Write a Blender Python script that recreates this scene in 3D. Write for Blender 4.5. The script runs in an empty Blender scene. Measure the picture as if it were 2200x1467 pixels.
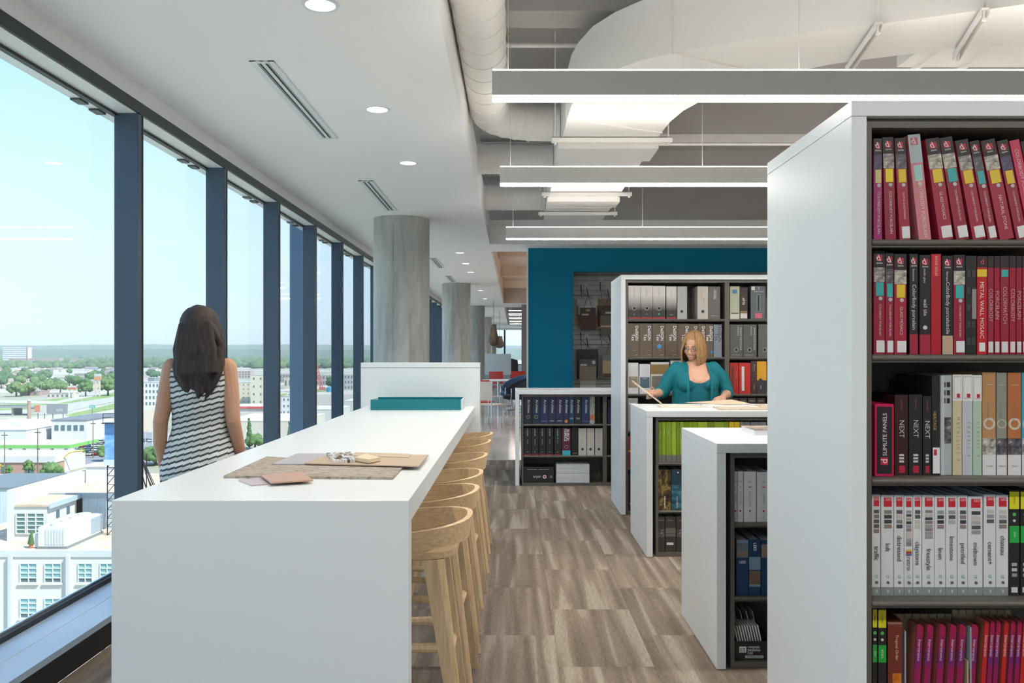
import bpy, bmesh, math, random
from mathutils import Vector, Matrix, noise as mnoise
random.seed(7)
scene = bpy.context.scene
col = scene.collection
R = math.radians
# ------------------------------------------------------------------ camera
EYE = 1.505; F = 1850.0; CX = 1104.0; CY = 755.0
cd = bpy.data.cameras.new('camera'); cam = bpy.data.objects.new('camera', cd); col.objects.link(cam)
cam.location = (0, 0, EYE); cam.rotation_euler = (R(90), 0, 0)
cd.sensor_width = 36; cd.lens = F/2200*36; cd.shift_x = (1100-CX)/2200; cd.shift_y = (CY-733.5)/2200
cd.clip_start = .05; cd.clip_end = 20000
scene.camera = cam
# ------------------------------------------------------------------ world, sun, exposure
w = bpy.data.worlds.new('world'); scene.world = w; w.use_nodes = True
nt = w.node_tree; nt.nodes.clear()
_tc = nt.nodes.new('ShaderNodeTexCoord'); _sx = nt.nodes.new('ShaderNodeSeparateXYZ')
_rp = nt.nodes.new('ShaderNodeValToRGB'); _bg = nt.nodes.new('ShaderNodeBackground'); _o = nt.nodes.new('ShaderNodeOutputWorld')
nt.links.new(_tc.outputs['Generated'], _sx.inputs[0]); nt.links.new(_sx.outputs['Z'], _rp.inputs[0])
_e = _rp.color_ramp.elements
_e[0].position = 0; _e[0].color = (.71, .84, .95, 1); _e[1].position = 1; _e[1].color = (.25, .48, .86, 1)
for _p, _c in ((.10, (.67, .83, .97, 1)), (.28, (.46, .70, .98, 1))):
    _x = _e.new(_p); _x.color = _c
nt.links.new(_rp.outputs[0], _bg.inputs[0]); _bg.inputs[1].default_value = .88
nt.links.new(_bg.outputs[0], _o.inputs[0])
sd = bpy.data.lights.new('sun', 'SUN'); sd.energy = 4.4; sd.angle = R(.6); sd.color = (1, .95, .87)
sun = bpy.data.objects.new('sun', sd); col.objects.link(sun)
sun.rotation_euler = Vector((-.62, .42, -.85)).to_track_quat('-Z', 'Y').to_euler()
sun.location = (60, -40, 90)
vs = scene.view_settings
vs.view_transform = 'Standard'; vs.look = 'None'; vs.gamma = 1; vs.use_curve_mapping = False; vs.exposure = 0.80

# ------------------------------------------------------------------ helpers
def P(px, py, Y):
    return Vector(((px-CX)*Y/F, Y, EYE-(py-CY)*Y/F))
def PZ(px, py, z):
    Y = F*(EYE-z)/(py-CY)
    return Vector(((px-CX)*Y/F, Y, z))
def PXW(px, Y): return (px-CX)*Y/F
def PYZ(py, Y): return EYE-(py-CY)*Y/F

class MB:
    def __init__(s): s.v = []; s.f = []; s.m = []; s.mi = 0
    def add(s, vs, fs):
        b = len(s.v); s.v += [tuple(v) for v in vs]
        for f in fs: s.f.append(tuple(b+i for i in f)); s.m.append(s.mi)
        return s
    def box(s, x0, x1, y0, y1, z0, z1):
        return s.add([(x0,y0,z0),(x1,y0,z0),(x1,y1,z0),(x0,y1,z0),(x0,y0,z1),(x1,y0,z1),(x1,y1,z1),(x0,y1,z1)],
              [(0,3,2,1),(4,5,6,7),(0,1,5,4),(1,2,6,5),(2,3,7,6),(3,0,4,7)])
    def prism(s, poly, ext):                       # poly of 3d points (ccw seen against ext), extruded by vector ext
        n = len(poly); e = Vector(ext); a = [Vector(p) for p in poly]
        vs = a+[p+e for p in a]
        fs = [tuple(reversed(range(n))), tuple(range(n, 2*n))]+[(i, (i+1) % n, n+(i+1) % n, n+i) for i in range(n)]
        return s.add(vs, fs)
    def lathe(s, prof, c=(0,0,0), n=24, axis='Z', cap=True):
        vs = []; fs = []
        for (r, z) in prof:
            for k in range(n):
                a = 2*math.pi*k/n; p = (r*math.cos(a), r*math.sin(a), z)
                if axis == 'Y': p = (p[0], p[2], p[1])
                if axis == 'X': p = (p[2], p[0], p[1])
                vs.append((p[0]+c[0], p[1]+c[1], p[2]+c[2]))
        for i in range(len(prof)-1):
            for k in range(n):
                fs.append((i*n+k, i*n+(k+1) % n, (i+1)*n+(k+1) % n, (i+1)*n+k))
        if cap and prof[0][0] > 1e-6: fs.append(tuple(reversed(range(n))))
        if cap and prof[-1][0] > 1e-6: fs.append(tuple((len(prof)-1)*n+k for k in range(n)))
        return s.add(vs, fs)
    def tube(s, pts, r, n=8, cap=True, closed=False):
        pts = [Vector(p) for p in pts]; N = len(pts)
        rad = r if isinstance(r, (list, tuple)) else [r]*N
        vs = []; fs = []; up = None
        for i, p in enumerate(pts):
            if closed: t = (pts[(i+1) % N]-pts[i-1])
            else: t = pts[min(i+1, N-1)]-pts[max(i-1, 0)]
            t.normalize()
            if up is None:
                up = Vector((0,0,1)) if abs(t.z) < .9 else Vector((0,1,0))
            a = t.cross(up)
            if a.length < 1e-5: a = t.cross(Vector((1,0,0)))
            a.normalize(); b = a.cross(t).normalized(); up = b
            rr = rad[i]; ra, rb = rr if isinstance(rr, tuple) else (rr, rr)
            for k in range(n):
                q = 2*math.pi*k/n
                vs.append(p+a*(ra*math.cos(q))+b*(rb*math.sin(q)))
        for i in range(N if closed else N-1):
            j = (i+1) % N
            for k in range(n):
                fs.append((i*n+k, i*n+(k+1) % n, j*n+(k+1) % n, j*n+k))
        if cap and not closed:
            fs.append(tuple(reversed(range(n)))); fs.append(tuple((N-1)*n+k for k in range(n)))
        return s.add(vs, fs)
    def ell(s, c, r, nu=12, nv=8):
        vs = [(c[0], c[1], c[2]-r[2])]; fs = []
        for i in range(1, nv):
            a = -math.pi/2+math.pi*i/nv
            for k in range(nu):
                q = 2*math.pi*k/nu
                vs.append((c[0]+r[0]*math.cos(a)*math.cos(q), c[1]+r[1]*math.cos(a)*math.sin(q), c[2]+r[2]*math.sin(a)))
        vs.append((c[0], c[1], c[2]+r[2])); L = len(vs)-1
        for k in range(nu):
            fs.append((0, 1+(k+1) % nu, 1+k)); fs.append((L, L-nu+k, L-nu+(k+1) % nu))
        for i in range(nv-2):
            for k in range(nu):
                a = 1+i*nu; fs.append((a+k, a+(k+1) % nu, a+nu+(k+1) % nu, a+nu+k))
        return s.add(vs, fs)
    def limb(s, pts, rad, n=10):                   # capsule chain with rounded ends
        s.tube(pts, rad, n)
        for p, r in ((pts[0], rad[0]), (pts[-1], rad[-1])):
            if isinstance(r, tuple): r = min(r)
            s.ell(p, (r, r, r), n, 6)
        return s
    def loft(s, rings, n=24):                      # rings (cx,cy,z,rx,ry)
        vs = []; fs = []
        for (cx, cy, z, rx, ry) in rings:
            for k in range(n):
                q = 2*math.pi*k/n; vs.append((cx+rx*math.cos(q), cy+ry*math.sin(q), z))
        for i in range(len(rings)-1):
            for k in range(n): fs.append((i*n+k, i*n+(k+1) % n, (i+1)*n+(k+1) % n, (i+1)*n+k))
        fs.append(tuple(reversed(range(n)))); fs.append(tuple((len(rings)-1)*n+k for k in range(n)))
        return s.add(vs, fs)
    def xf(s, M, start=0):
        s.v = s.v[:start]+[tuple(M @ Vector(v)) for v in s.v[start:]]; return s
    def mesh(s, name, mats, bevel=0, smooth=False, seg=2):
        me = bpy.data.meshes.new(name); me.from_pydata(s.v, [], s.f)
        if not isinstance(mats, (list, tuple)): mats = [mats]
        for m in mats: me.materials.append(m)
        me.polygons.foreach_set('material_index', s.m)
        if bevel or smooth:
            bm = bmesh.new(); bm.from_mesh(me)
            if bevel:
                bmesh.ops.bevel(bm, geom=list(bm.edges), offset=bevel, segments=seg, affect='EDGES', profile=.6)
            if smooth:
                for f in bm.faces: f.smooth = True
                for e in bm.edges:
                    if len(e.link_faces) == 2 and e.calc_face_angle(0) > R(40): e.smooth = False
            bm.to_mesh(me); bm.free()
        me.update()
        return me
    def build(s, name, mats, parent=None, bevel=0, smooth=False, seg=2):
        return put(name, s.mesh(name, mats, bevel, smooth, seg), parent)

def put(name, me, parent=None):
    o = bpy.data.objects.new(name, me); col.objects.link(o)
    if parent is not None: o.parent = parent
    return o
def tag(o, label=None, cat=None, group=None, kind=None):
    if label: o['label'] = label
    if cat: o['category'] = cat
    if group: o['group'] = group
    if kind: o['kind'] = kind
    return o
def thing(name, loc, label, cat, group=None, rz=0):
    o = bpy.data.objects.new(name, None); col.objects.link(o); o.empty_display_size = .1
    o.location = loc; o.rotation_euler = (0, 0, rz)
    return tag(o, label, cat, group)
def copy_tree(o, parent=None):
    c = o.copy(); col.objects.link(c); c.parent = parent
    for ch in list(o.children): copy_tree(ch, c)
    return c
def struct(o): o['kind'] = 'structure'; return o

# ------------------------------------------------------------------ materials
_mats = {}
def mat(name, c, rough=.5, metal=0., spec=.5, emit=None, es=0., alpha=None, sub=0.):
    if name in _mats: return _mats[name]
    m = bpy.data.materials.new(name); m.use_nodes = True
    b = m.node_tree.nodes['Principled BSDF']
    b.inputs['Base Color'].default_value = (c[0], c[1], c[2], 1); b.inputs['Roughness'].default_value = rough
    b.inputs['Metallic'].default_value = metal; b.inputs['Specular IOR Level'].default_value = spec
    if emit: b.inputs['Emission Color'].default_value = (*emit, 1); b.inputs['Emission Strength'].default_value = es
    if sub: b.inputs['Subsurface Weight'].default_value = sub; b.inputs['Subsurface Radius'].default_value = (.02, .008, .004)
    m.diffuse_color = (c[0], c[1], c[2], 1)
    _mats[name] = m
    return m
def C(c, rough=.5):                                # plain colour material by rgb
    n = 'paint_%02d_%02d_%02d_%02d' % (c[0]*99, c[1]*99, c[2]*99, rough*99)
    return mat(n, c, rough)
def nodes(m): return m.node_tree.nodes, m.node_tree.links, m.node_tree.nodes['Principled BSDF']
def noisy(name, stops, scale=(1,1,1), rough=.6, detail=4, bump=0., bscale=None, dist=0., metal=0., obj_rand=False, coord='Object', nrough=.55):
    """colour ramp over stretched noise"""
    if name in _mats: return _mats[name]
    m = mat(name, stops[0][1], rough, metal); N, L, B = nodes(m)
    tc = N.new('ShaderNodeTexCoord'); mp = N.new('ShaderNodeMapping'); nz = N.new('ShaderNodeTexNoise'); rp = N.new('ShaderNodeValToRGB')
    mp.inputs['Scale'].default_value = scale
    L.new(tc.outputs[coord], mp.inputs[0])
    src = mp.outputs[0]
    if obj_rand:
        oi = N.new('ShaderNodeObjectInfo'); mu = N.new('ShaderNodeVectorMath'); mu.operation = 'MULTIPLY_ADD'
        cb = N.new('ShaderNodeCombineXYZ')
        for i in range(3): L.new(oi.outputs['Random'], cb.inputs[i])
        mu.inputs[1].default_value = (61, 47, 83); L.new(cb.outputs[0], mu.inputs[0]); L.new(src, mu.inputs[2]); src = mu.outputs[0]
    L.new(src, nz.inputs['Vector']); nz.inputs['Scale'].default_value = 1; nz.inputs['Detail'].default_value = detail
    nz.inputs['Distortion'].default_value = dist; nz.inputs['Roughness'].default_value = nrough
    e = rp.color_ramp.elements
    e[0].position = stops[0][0]; e[0].color = (*stops[0][1], 1); e[1].position = stops[-1][0]; e[1].color = (*stops[-1][1], 1)
    for p, c in stops[1:-1]:
        x = e.new(p); x.color = (*c, 1)
    L.new(nz.outputs['Fac'], rp.inputs[0]); L.new(rp.outputs[0], B.inputs['Base Color'])
    if bump:
        n2 = N.new('ShaderNodeTexNoise'); n2.inputs['Scale'].default_value = 1; n2.inputs['Detail'].default_value = 3
        mp2 = N.new('ShaderNodeMapping'); mp2.inputs['Scale'].default_value = bscale or scale
        L.new(tc.outputs[coord], mp2.inputs[0]); L.new(mp2.outputs[0], n2.inputs['Vector'])
        bp = N.new('ShaderNodeBump'); bp.inputs['Strength'].default_value = bump; bp.inputs['Distance'].default_value = .01
        L.new(n2.outputs['Fac'], bp.inputs['Height']); L.new(bp.outputs[0], B.inputs['Normal'])
    return m

M = {}
M['white'] = mat('white_laminate', (.75, .805, .83), .32)
M['wall'] = mat('painted_white', (.80, .80, .785), .7)
M['ceil'] = mat('ceiling_white', (.90, .90, .885), .8)
M['shelf'] = mat('taupe_steel', (.125, .115, .10), .42, .0)
M['dark'] = mat('near_black', (.018, .018, .02), .5)
M['teal'] = mat('teal_paint', (.0, .20, .345), .7, spec=.25)
M['tray'] = mat('teal_lacquer', (.0, .18, .22), .35)
M['mullion'] = mat('blue_grey_aluminium', (.06, .095, .135), .38, .25)
M['header'] = mat('charcoal_aluminium', (.03, .034, .042), .4, .3)
M['sill'] = mat('pale_blue_sill', (.42, .55, .71), .3)
M['black'] = mat('black_satin', (.02, .02, .022), .45)
M['chrome'] = mat('chrome', (.75, .76, .78), .16, 1.)
M['steel'] = mat('painted_fixture', (.60, .59, .57), .45)
M['duct'] = mat('white_painted_duct', (.80, .78, .75), .55)
M['deck'] = noisy('grey_deck', [(.3, (.40, .38, .36)), (.7, (.46, .44, .42))], (1.2, 1.2, 1.2), .85)
M['paper'] = mat('paper_white', (.78, .78, .76), .7)
M['pages'] = noisy('page_edges', [(.35, (.52, .53, .53)), (.65, (.80, .80, .79))], (260, 3, 3), .8)
M['lens'] = mat('lamp_lens', (.9, .86, .8), .4, emit=(1, .93, .86), es=25.)
M['lensup'] = mat('lamp_lens_up', (.9, .86, .8), .4, emit=(1, .93, .86), es=6.5)
M['down'] = mat('downlight_lens', (.9, .86, .8), .4, emit=(1, .86, .72), es=5.)
M['concrete'] = noisy('column_concrete', [(.30, (.27, .285, .265)), (.42, (.38, .40, .375)), (.55, (.45, .465, .44)), (.70, (.57, .58, .555))], (5.5, 5.5, 1.1), .75, 10, .3, (12, 12, 3), dist=.6, nrough=.68)
M['polish'] = noisy('polished_concrete', [(.3, (.42, .37, .33)), (.55, (.56, .51, .47)), (.75, (.68, .64, .61))], (1.1, .8, 1), .12, 5)
M['oak'] = noisy('oak_veneer', [(.3, (.55, .38, .20)), (.5, (.67, .48, .28)), (.7, (.75, .57, .35))], (4, 90, 90), .45, 4, obj_rand=True)
M['oakv'] = noisy('oak_leg', [(.3, (.54, .38, .21)), (.5, (.66, .49, .29)), (.7, (.74, .57, .37))], (70, 70, 3), .45, 4, obj_rand=True)
M['birch'] = noisy('birch_panel', [(.3, (.70, .54, .42)), (.7, (.80, .66, .53))], (2, 20, 2), .5)

def carpet_material():
    m = mat('carpet', (.3, .24, .19), .95, spec=.1); N, L, B = nodes(m)
    tc = N.new('ShaderNodeTexCoord'); oi = N.new('ShaderNodeObjectInfo'); cb = N.new('ShaderNodeCombineXYZ')
    mr = N.new('ShaderNodeMath'); mr.operation = 'MULTIPLY'; mr.inputs[1].default_value = 91.7
    L.new(oi.outputs['Random'], mr.inputs[0])
    L.new(mr.outputs[0], cb.inputs[0]); L.new(mr.outputs[0], cb.inputs[1])
    ad = N.new('ShaderNodeVectorMath'); L.new(tc.outputs['Object'], ad.inputs[0]); L.new(cb.outputs[0], ad.inputs[1])
    def nz(scale, detail, dist):
        mp = N.new('ShaderNodeMapping'); mp.inputs['Scale'].default_value = scale; L.new(ad.outputs[0], mp.inputs[0])
        n = N.new('ShaderNodeTexNoise'); n.inputs['Scale'].default_value = 1; n.inputs['Detail'].default_value = detail
        n.inputs['Distortion'].default_value = dist; L.new(mp.outputs[0], n.inputs['Vector']); return n
    a = nz((13, .55, 1), 2.5, .3); rp = N.new('ShaderNodeValToRGB'); e = rp.color_ramp.elements
    e[0].position = .30; e[0].color = (.165, .136, .112, 1); e[1].position = .74; e[1].color = (.38, .34, .295, 1)
    for p, c in ((.40, (.18, .147, .119, 1)), (.48, (.218, .177, .142, 1)), (.56, (.255, .211, .171, 1)), (.62, (.325, .282, .235, 1))):
        x = e.new(p); x.color = c
    L.new(a.outputs['Fac'], rp.inputs[0])
    b = nz((330, 14, 1), 2, 0); mx = N.new('ShaderNodeMixRGB'); mx.blend_type = 'OVERLAY'; mx.inputs[0].default_value = .55
    L.new(rp.outputs[0], mx.inputs[1]); L.new(b.outputs['Fac'], mx.inputs[2]); L.new(mx.outputs[0], B.inputs['Base Color'])
    bp = N.new('ShaderNodeBump'); bp.inputs['Strength'].default_value = .35; bp.inputs['Distance'].default_value = .004
    L.new(b.outputs['Fac'], bp.inputs['Height']); L.new(bp.outputs[0], B.inputs['Normal'])
    return m
M['carpet'] = carpet_material()

def glass_material():
    m = bpy.data.materials.new('window_glass'); m.use_nodes = True; N = m.node_tree.nodes; L = m.node_tree.links; N.clear()
    o = N.new('ShaderNodeOutputMaterial'); t = N.new('ShaderNodeBsdfTransparent'); g = N.new('ShaderNodeBsdfGlossy'); mx = N.new('ShaderNodeMixShader')
    t.inputs[0].default_value = (.93, .965, .97, 1); g.inputs['Roughness'].default_value = .02
    lw = N.new('ShaderNodeLayerWeight'); lw.inputs[0].default_value = .5
    pw = N.new('ShaderNodeMath'); pw.operation = 'POWER'; pw.inputs[1].default_value = 4.5; L.new(lw.outputs['Facing'], pw.inputs[0])
    lw = N.new('ShaderNodeMath'); lw.operation = 'MULTIPLY_ADD'; lw.inputs[1].default_value = .45; lw.inputs[2].default_value = .012; L.new(pw.outputs[0], lw.inputs[0])
    L.new(lw.outputs[0], mx.inputs[0]); L.new(t.outputs[0], mx.inputs[1]); L.new(g.outputs[0], mx.inputs[2]); L.new(mx.outputs[0], o.inputs[0])
    return m
M['glass'] = glass_material()

# lettering: built-in font turned into flat mesh, cached
_tcache = {}
def text_mesh(s, size, m, align='CENTER', spacing=1., shear=0., bold=0.):
    k = (s, round(size, 5), m.name, align, spacing, shear, bold)
    if k in _tcache: return _tcache[k]
    cu = bpy.data.curves.new('lettering', 'FONT'); cu.body = s; cu.size = size; cu.align_x = align; cu.align_y = 'CENTER'
    cu.space_character = spacing; cu.resolution_u = 2; cu.shear = shear; cu.offset = bold
    o = bpy.data.objects.new('lettering', cu)
    me = bpy.data.meshes.new_from_object(o)
    bpy.data.objects.remove(o); bpy.data.curves.remove(cu)
    me.name = 'lettering'; me.materials.clear(); me.materials.append(m)
    _tcache[k] = me
    return me
def letters(s, size, m, parent, loc, rot='h', **kw):
    """flat lettering on a face that looks towards -Y; rot h upright, d reads downwards, u reads upwards"""
    o = put('lettering', text_mesh(s, size, m, **kw), parent)
    q = {'h': 0, 'd': -90, 'u': 90}[rot]
    o.matrix_local = Matrix.Translation(loc) @ Matrix.Rotation(R(90), 4, 'X') @ Matrix.Rotation(R(q), 4, 'Z')
    return o
# ================================================================== ROOM SHELL
XW = -2.245; XG = -2.39; ZC = 3.10; XB = -.357; DECK = 4.05
YN, YF = -5.51, 58.0; XR = 7.5
fl = struct(MB().box(-2.07, XR, YN, 11.95, -.10, -.005).build('floor', M['carpet']))
TW, TL = .457, .914
_tile = MB().box(-TW/2+.0006, TW/2-.0006, -TL/2+.0006, TL/2-.0006, -.005, 0).mesh('carpet_tile', M['carpet'])
X0 = -2.07
for i in range(13):
    off = (i % 2)*.457+.02
    y = -.02+off
    while y < 11.95:
        y0, y1 = max(y, .0), min(y+TL, 11.95)
        if y1-y0 > .05:
            cx = X0+TW*(i+.5)
            if abs(y1-y0-TL) < 1e-6: o = put('carpet_tile', _tile, fl)
            else:
                h = (y1-y0)/2
                o = MB().box(-TW/2+.0006, TW/2-.0006, -h+.0006, h-.0006, -.005, 0).build('carpet_tile', M['carpet'], fl)
            o.location = (cx, (y0+y1)/2, 0)
        y += TL
struct(MB().box(-2.07, XR, 11.952, YF, -.10, 0).build('floor', M['polish']))
struct(MB().box(-.0, .03, 0, 4, -.0, .004).build('trim_1', M['steel'])).matrix_world = Matrix.Translation((-2.06, 11.965, 0)) @ Matrix.Rotation(R(-90), 4, 'Z')

struct(MB().box(XR, XR+.12, YN, YF, 0, DECK).build('wall_right', M['wall']))
struct(MB().box(-2.39, XR, YN-.12, YN, 0, .15).build('wall_back', M['wall'])); struct(MB().box(-2.39, XR, YN-.12, YN, 2.93, DECK).build('wall_back', M['wall']))
bw_ = struct(MB().box(-2.39, XR, YN-.10, YN, .15, .20).build('window_101', M['mullion']))  # unseen windows added here for daylight on the table front
for _i in range(3): MB().box(-2.39+1.53*_i, -2.335+1.53*_i, YN-.12, YN, .20, 2.93).build('mullion', M['mullion'], bw_)
MB().box(-2.38, .72, YN-.11, YN-.10, .20, 2.93).build('pane', M['glass'], bw_)
struct(MB().box(.725, XR, YN-.12, YN, .2, 2.93).build('wall_back', M['wall']))
struct(MB().box(-2.6, XR+.12, YN-.12, YF+.2, DECK, DECK+.25).build('ceiling', M['deck']))
# soffit along the windows with its bulkhead
struct(MB().box(-2.254, XB, YN, YF, ZC, ZC+.03).build('ceiling', M['ceil']))
struct(MB().box(XB-.02, XB, YN, 12.8, ZC+.03, 3.48).build('ceiling_bulkhead', M['ceil']))
struct(MB().box(XB+.001, XR, 12.8, 12.82, ZC, 3.46).build('ceiling_bulkhead', M['ceil']))
struct(MB().box(XB+.001, XR, 12.82, 13.75, ZC, ZC+.03).build('ceiling', M['ceil']))
# birch lined coffer, then plain ceiling, then open bay
cf = MB(); cf.box(XB, XB+.03, 13.75, 28.4, ZC, 3.62); cf.box(XB+.03, XR, 28.37, 28.4, ZC, 3.62); cf.box(XB+.03, XR, 13.75, 13.78, ZC, 3.62); cf.box(XB, XR, 13.75, 28.4, 3.62, 3.65)
struct(cf.build('ceiling_coffer', M['birch']))
for y in (17.2, 21.5, 25.2): struct(MB().box(XB+.03, 3.5, y, y+.5, 3.40, 3.62).build('ceiling_coffer_beam', M['birch']))
struct(MB().box(XB, XR, 28.4, 31.0, ZC, ZC+.03).build('ceiling', M['ceil']))
struct(MB().box(XB-.02, XB, 31, 52, ZC+.03, 3.5).build('ceiling_bulkhead', M['deck']))
struct(MB().box(XB, XR, 52, YF, ZC, ZC+.03).build('ceiling', M['ceil']))
struct(MB().box(.26, XR, 29.3, 29.45, 0, ZC).build('wall_corridor', mat('taupe_wall', (.27, .245, .22), .7)))
# deck beams
for (yb, zb, t) in ((3.0, 3.72, .3), (5.6, 3.72, .3), (8.3, 3.60, .32), (10.9, 3.72, .3)):
    struct(MB().box(XB+.02, XR, yb, yb+t, zb, DECK).build('ceiling_beam', M['deck']))
struct(MB().box(-2.254, XR, 12.82, 12.9, 3.46, DECK).build('wall_upper', M['deck']))

# ---- window wall
zs, zh = .149, 2.93
sl = struct(MB().box(-2.42, -2.07, YN, YF, .118, zs).build('window_sill', M['sill']))
struct(MB().box(-2.082, -2.072, YN, YF, 0, .1175).build('baseboard_left', M['dark']))
MB().box(-2.232, -2.229, YN, YF, zs, zs+.0012).build('seam', M['steel'], sl)
MB().box(-2.40, -2.376, YN, YF, zs+.0005, zs+.028).build('gasket', M['black'], sl)
MB().box(-2.412, -2.4005, YN, YF, zs+.0005, zs+.04).build('outer_bead', M['chrome'], sl)
hd = struct(MB().box(-2.258, -2.247, YN, YF, 3.003, ZC+.03).build('trim_2', mat('satin_white_trim', (.78, .80, .80), .25)))
struct(MB().box(-2.40, XW, YN, YF, zh+.004, 3.003).build('window_header', M['header']))
MB().box(-2.385, XW-.012, YN, YF, zh, zh+.004).build('reveal', mat('pale_reveal', (.72, .76, .76), .4), hd)
struct(MB().box(-2.49, -2.425, YN, YF, zh-.004, zh+.05).build('exterior_soffit', mat('pale_metal_soffit', (.72, .76, .77), .45)))
_pane = MB().box(-.004, .004, .0, 1.53-.055, zs+.04, zh-.002).mesh('pane', M['glass'])
_mul = MB().box(XG, XW, -.055, 0, zs, zh).mesh('mullion', M['mullion'], bevel=.004, seg=1)
_bead = MB().box(-2.384, XW+.003, .0005, .012, zs+.03, zh-.0005).mesh('shade_track', M['header'])
_rail = MB().box(-2.398, -2.374, .0005, 1.4745, zh-.016, zh-.0005).mesh('top_rail', M['black'])
_clip = MB().box(-2.485, -2.43, 0, .10, zh-.016, zh-.0055).mesh('clip', M['black'])
yy = 5.20; n = 0
while yy-1.53 > YN: yy -= 1.53
k = 1
while yy < YF-.1:
    wdw = struct(put('window_%d' % k, _mul)); wdw.location = (0, yy, 0)
    put('shade_track', _bead, wdw)
    p = put('pane', _pane, wdw); p.location = (XG-.002, 0.0, 0)
    put('top_rail', _rail, wdw)
    c = put('clip', _clip, wdw); c.location = (0, 1.15, 0); c = put('clip', _clip, wdw); c.location = (0, 1.36, 0)
    yy += 1.53; k += 1
struct(MB().box(-2.66, -2.46, 10.22, 10.28, -2, 3.4).build('exterior_fin', mat('blue_fin', (.12, .20, .30), .35, .4)))
# far end window
struct(MB().box(-2.4, XR, YF, YF+.15, 0, .6).build('wall_end', M['wall'])); struct(MB().box(-2.4, XR, YF, YF+.15, 2.96, DECK).build('wall_end', M['wall']))
ew = struct(MB().box(-2.4, XR, YF, YF+.12, .601, .66).build('window_100', M['mullion']))
for x in (-2.2, -.62, 1.0, 2.6): MB().box(x-.06, x+.06, YF, YF+.12, .66, 2.96).build('mullion', M['mullion'], ew)
MB().box(-2.4, XR, YF+.05, YF+.06, .661, 2.959).build('pane', M['glass'], ew)

# ---- columns
for i, y in enumerate((10.4, 20.3, 30.2, 40.1, 50.0)):
    o = struct(MB().lathe([(.337, 0), (.337, ZC-.002)], (0, 0, 0), 48).build('column', M['concrete'], smooth=True))
    o.location = (-1.357, y, 0); o['label'] = 'round grey concrete column, '+('nearest', 'second', 'third', 'fourth', 'farthest')[i]+' along the windows'
    if i < 2:
        random.seed(40+i)
        sm = MB(); z = .0
        pts = [(-.06+.337*0+random.uniform(-.004, .004), -.334, zz*.1) for zz in range(0, 31)]
        sm.tube(pts, [random.uniform(.002, .006) for _ in pts], 5).build('mould_seam', M['concrete'], o)

# ---- teal wall with slatwall niche
yt = 13.3; xl = PXW(1135, yt); xo = PXW(1232, yt); zo = PYZ(583, yt)
tw = MB(); tw.box(xl, xo, yt, yt+.15, 0, ZC); tw.box(xo, 5.0, yt, yt+.15, zo, ZC); tw.box(4.4, 5.0, yt, yt+.15, 0, zo)
tw = struct(tw.build('wall_teal', M['teal']))
MB().box(xl-.025, xl, yt-.006, yt+.15, 0, ZC).build('corner_trim', M['white'], tw)
nb = MB(); nb.box(xo-.02, 4.5, yt+.62, yt+.64, 0, zo+.02); nb.box(xo-.04, xo-.001, yt+.151, yt+.62, 0, zo+.02); nb.box(xo, 4.4, yt+.151, yt+.62, zo+.002, zo+.04)
nb = struct(nb.build('wall_niche', mat('grey_niche', (.36, .37, .37), .6)))
ms = mat('grey_slat', (.42, .43, .43), .5)
z = .9; _sl = MB().box(xo, 4.4, yt+.592, yt+.619, .004, .074).mesh('slat', ms, bevel=.003, seg=1)
while z < zo-.08:
    put('slat', _sl, nb).location = (0, 0, z); z += .0795

# ================================================================== CEILING FIXTURES
def downlight(x, y, power=9., lbl=None):
    t = thing('downlight', (x, y, ZC), lbl, 'downlight', 'round recessed downlights in the window soffit')
    MB().lathe([(.066, -.001), (.069, -.0055), (.085, -.0055), (.087, 0)], n=32, cap=False).build('trim_ring', M['white'], t, smooth=True)
    MB().lathe([(.066, -.0008), (.0, -.0012)], n=32).build('lens', M['down'], t)
    l = bpy.data.lights.new('downlight_lamp', 'SPOT'); l.energy = power; l.shadow_soft_size = .05; l.spot_size = R(150); l.spot_blend = .8; l.color = (1, .86, .68)
    lo = bpy.data.objects.new('downlight_lamp', l); col.objects.link(lo); lo.parent = t; lo.location = (0, 0, -.012)
DL = [(-.89, 3.96, 'cut off by the top edge of the photo'), (-.9, 5.67, 'right of the nearest slot diffuser'), (-.895, 7.28, 'in front of the first concrete column')]
for i, (x, y, d) in enumerate(DL): downlight(x, y, 36, 'warm round downlight set in white ceiling, '+d)
for i, y in enumerate((-2.6, -.96, .68, 2.32)): downlight(-.89, y, 36, 'unseen warm downlight over the viewer, '+('farthest back', 'third ahead of the back', 'right overhead', 'just above the table front')[i])  # out of view, row carried on with added lamps for more room light
for i, y in enumerate((13.9, 15.6, 17.3, 22.5, 26)): downlight(-.87, y, 36, 'small far downlight, '+('just past the first column', 'beside the third slot diffuser', 'before the second column', 'past the second column', 'before the third column')[i])

def diffuser(y0, y1, lbl):
    t = thing('slot_diffuser', (-1.385, (y0+y1)/2, ZC), lbl, 'air vent', 'slot air diffusers in the window soffit')
    h = (y1-y0)/2; W = .0675
    MB().box(-W+.014, W-.014, -h+.014, h-.014, -.0012, -.0002).build('slot_backing', M['dark'], t)
    for a, b in ((-W, -W+.035), (-.010, .010), (W-.035, W)): MB().box(a, b, -h, h, -.0065, -.0012).build('blade_bar', M['white'], t)
    for a, b in ((-h, -h+.03), (h-.03, h)): MB().box(-W, W, a, b, -.0075, -.001).build('end_bar', M['white'], t)
    for a in (-.028, .022): MB().box(a, a+.004, -h+.03, h-.03, -.004, -.0012).build('deflector', M['steel'], t)
for i, (a, b, d) in enumerate(((4.72, 6.44, 'nearest, between the windows and downlight'), (8.03, 9.74, 'second, just before the first concrete column'),
        (14.7, 16.4, 'third, seen past the first column'), (18.1, 19.8, 'fourth, just before the second column'), (1.35, 3.07, 'out of sight above the table front'))):
    diffuser(a, b, 'white twin slot ceiling diffuser, '+d)

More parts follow.
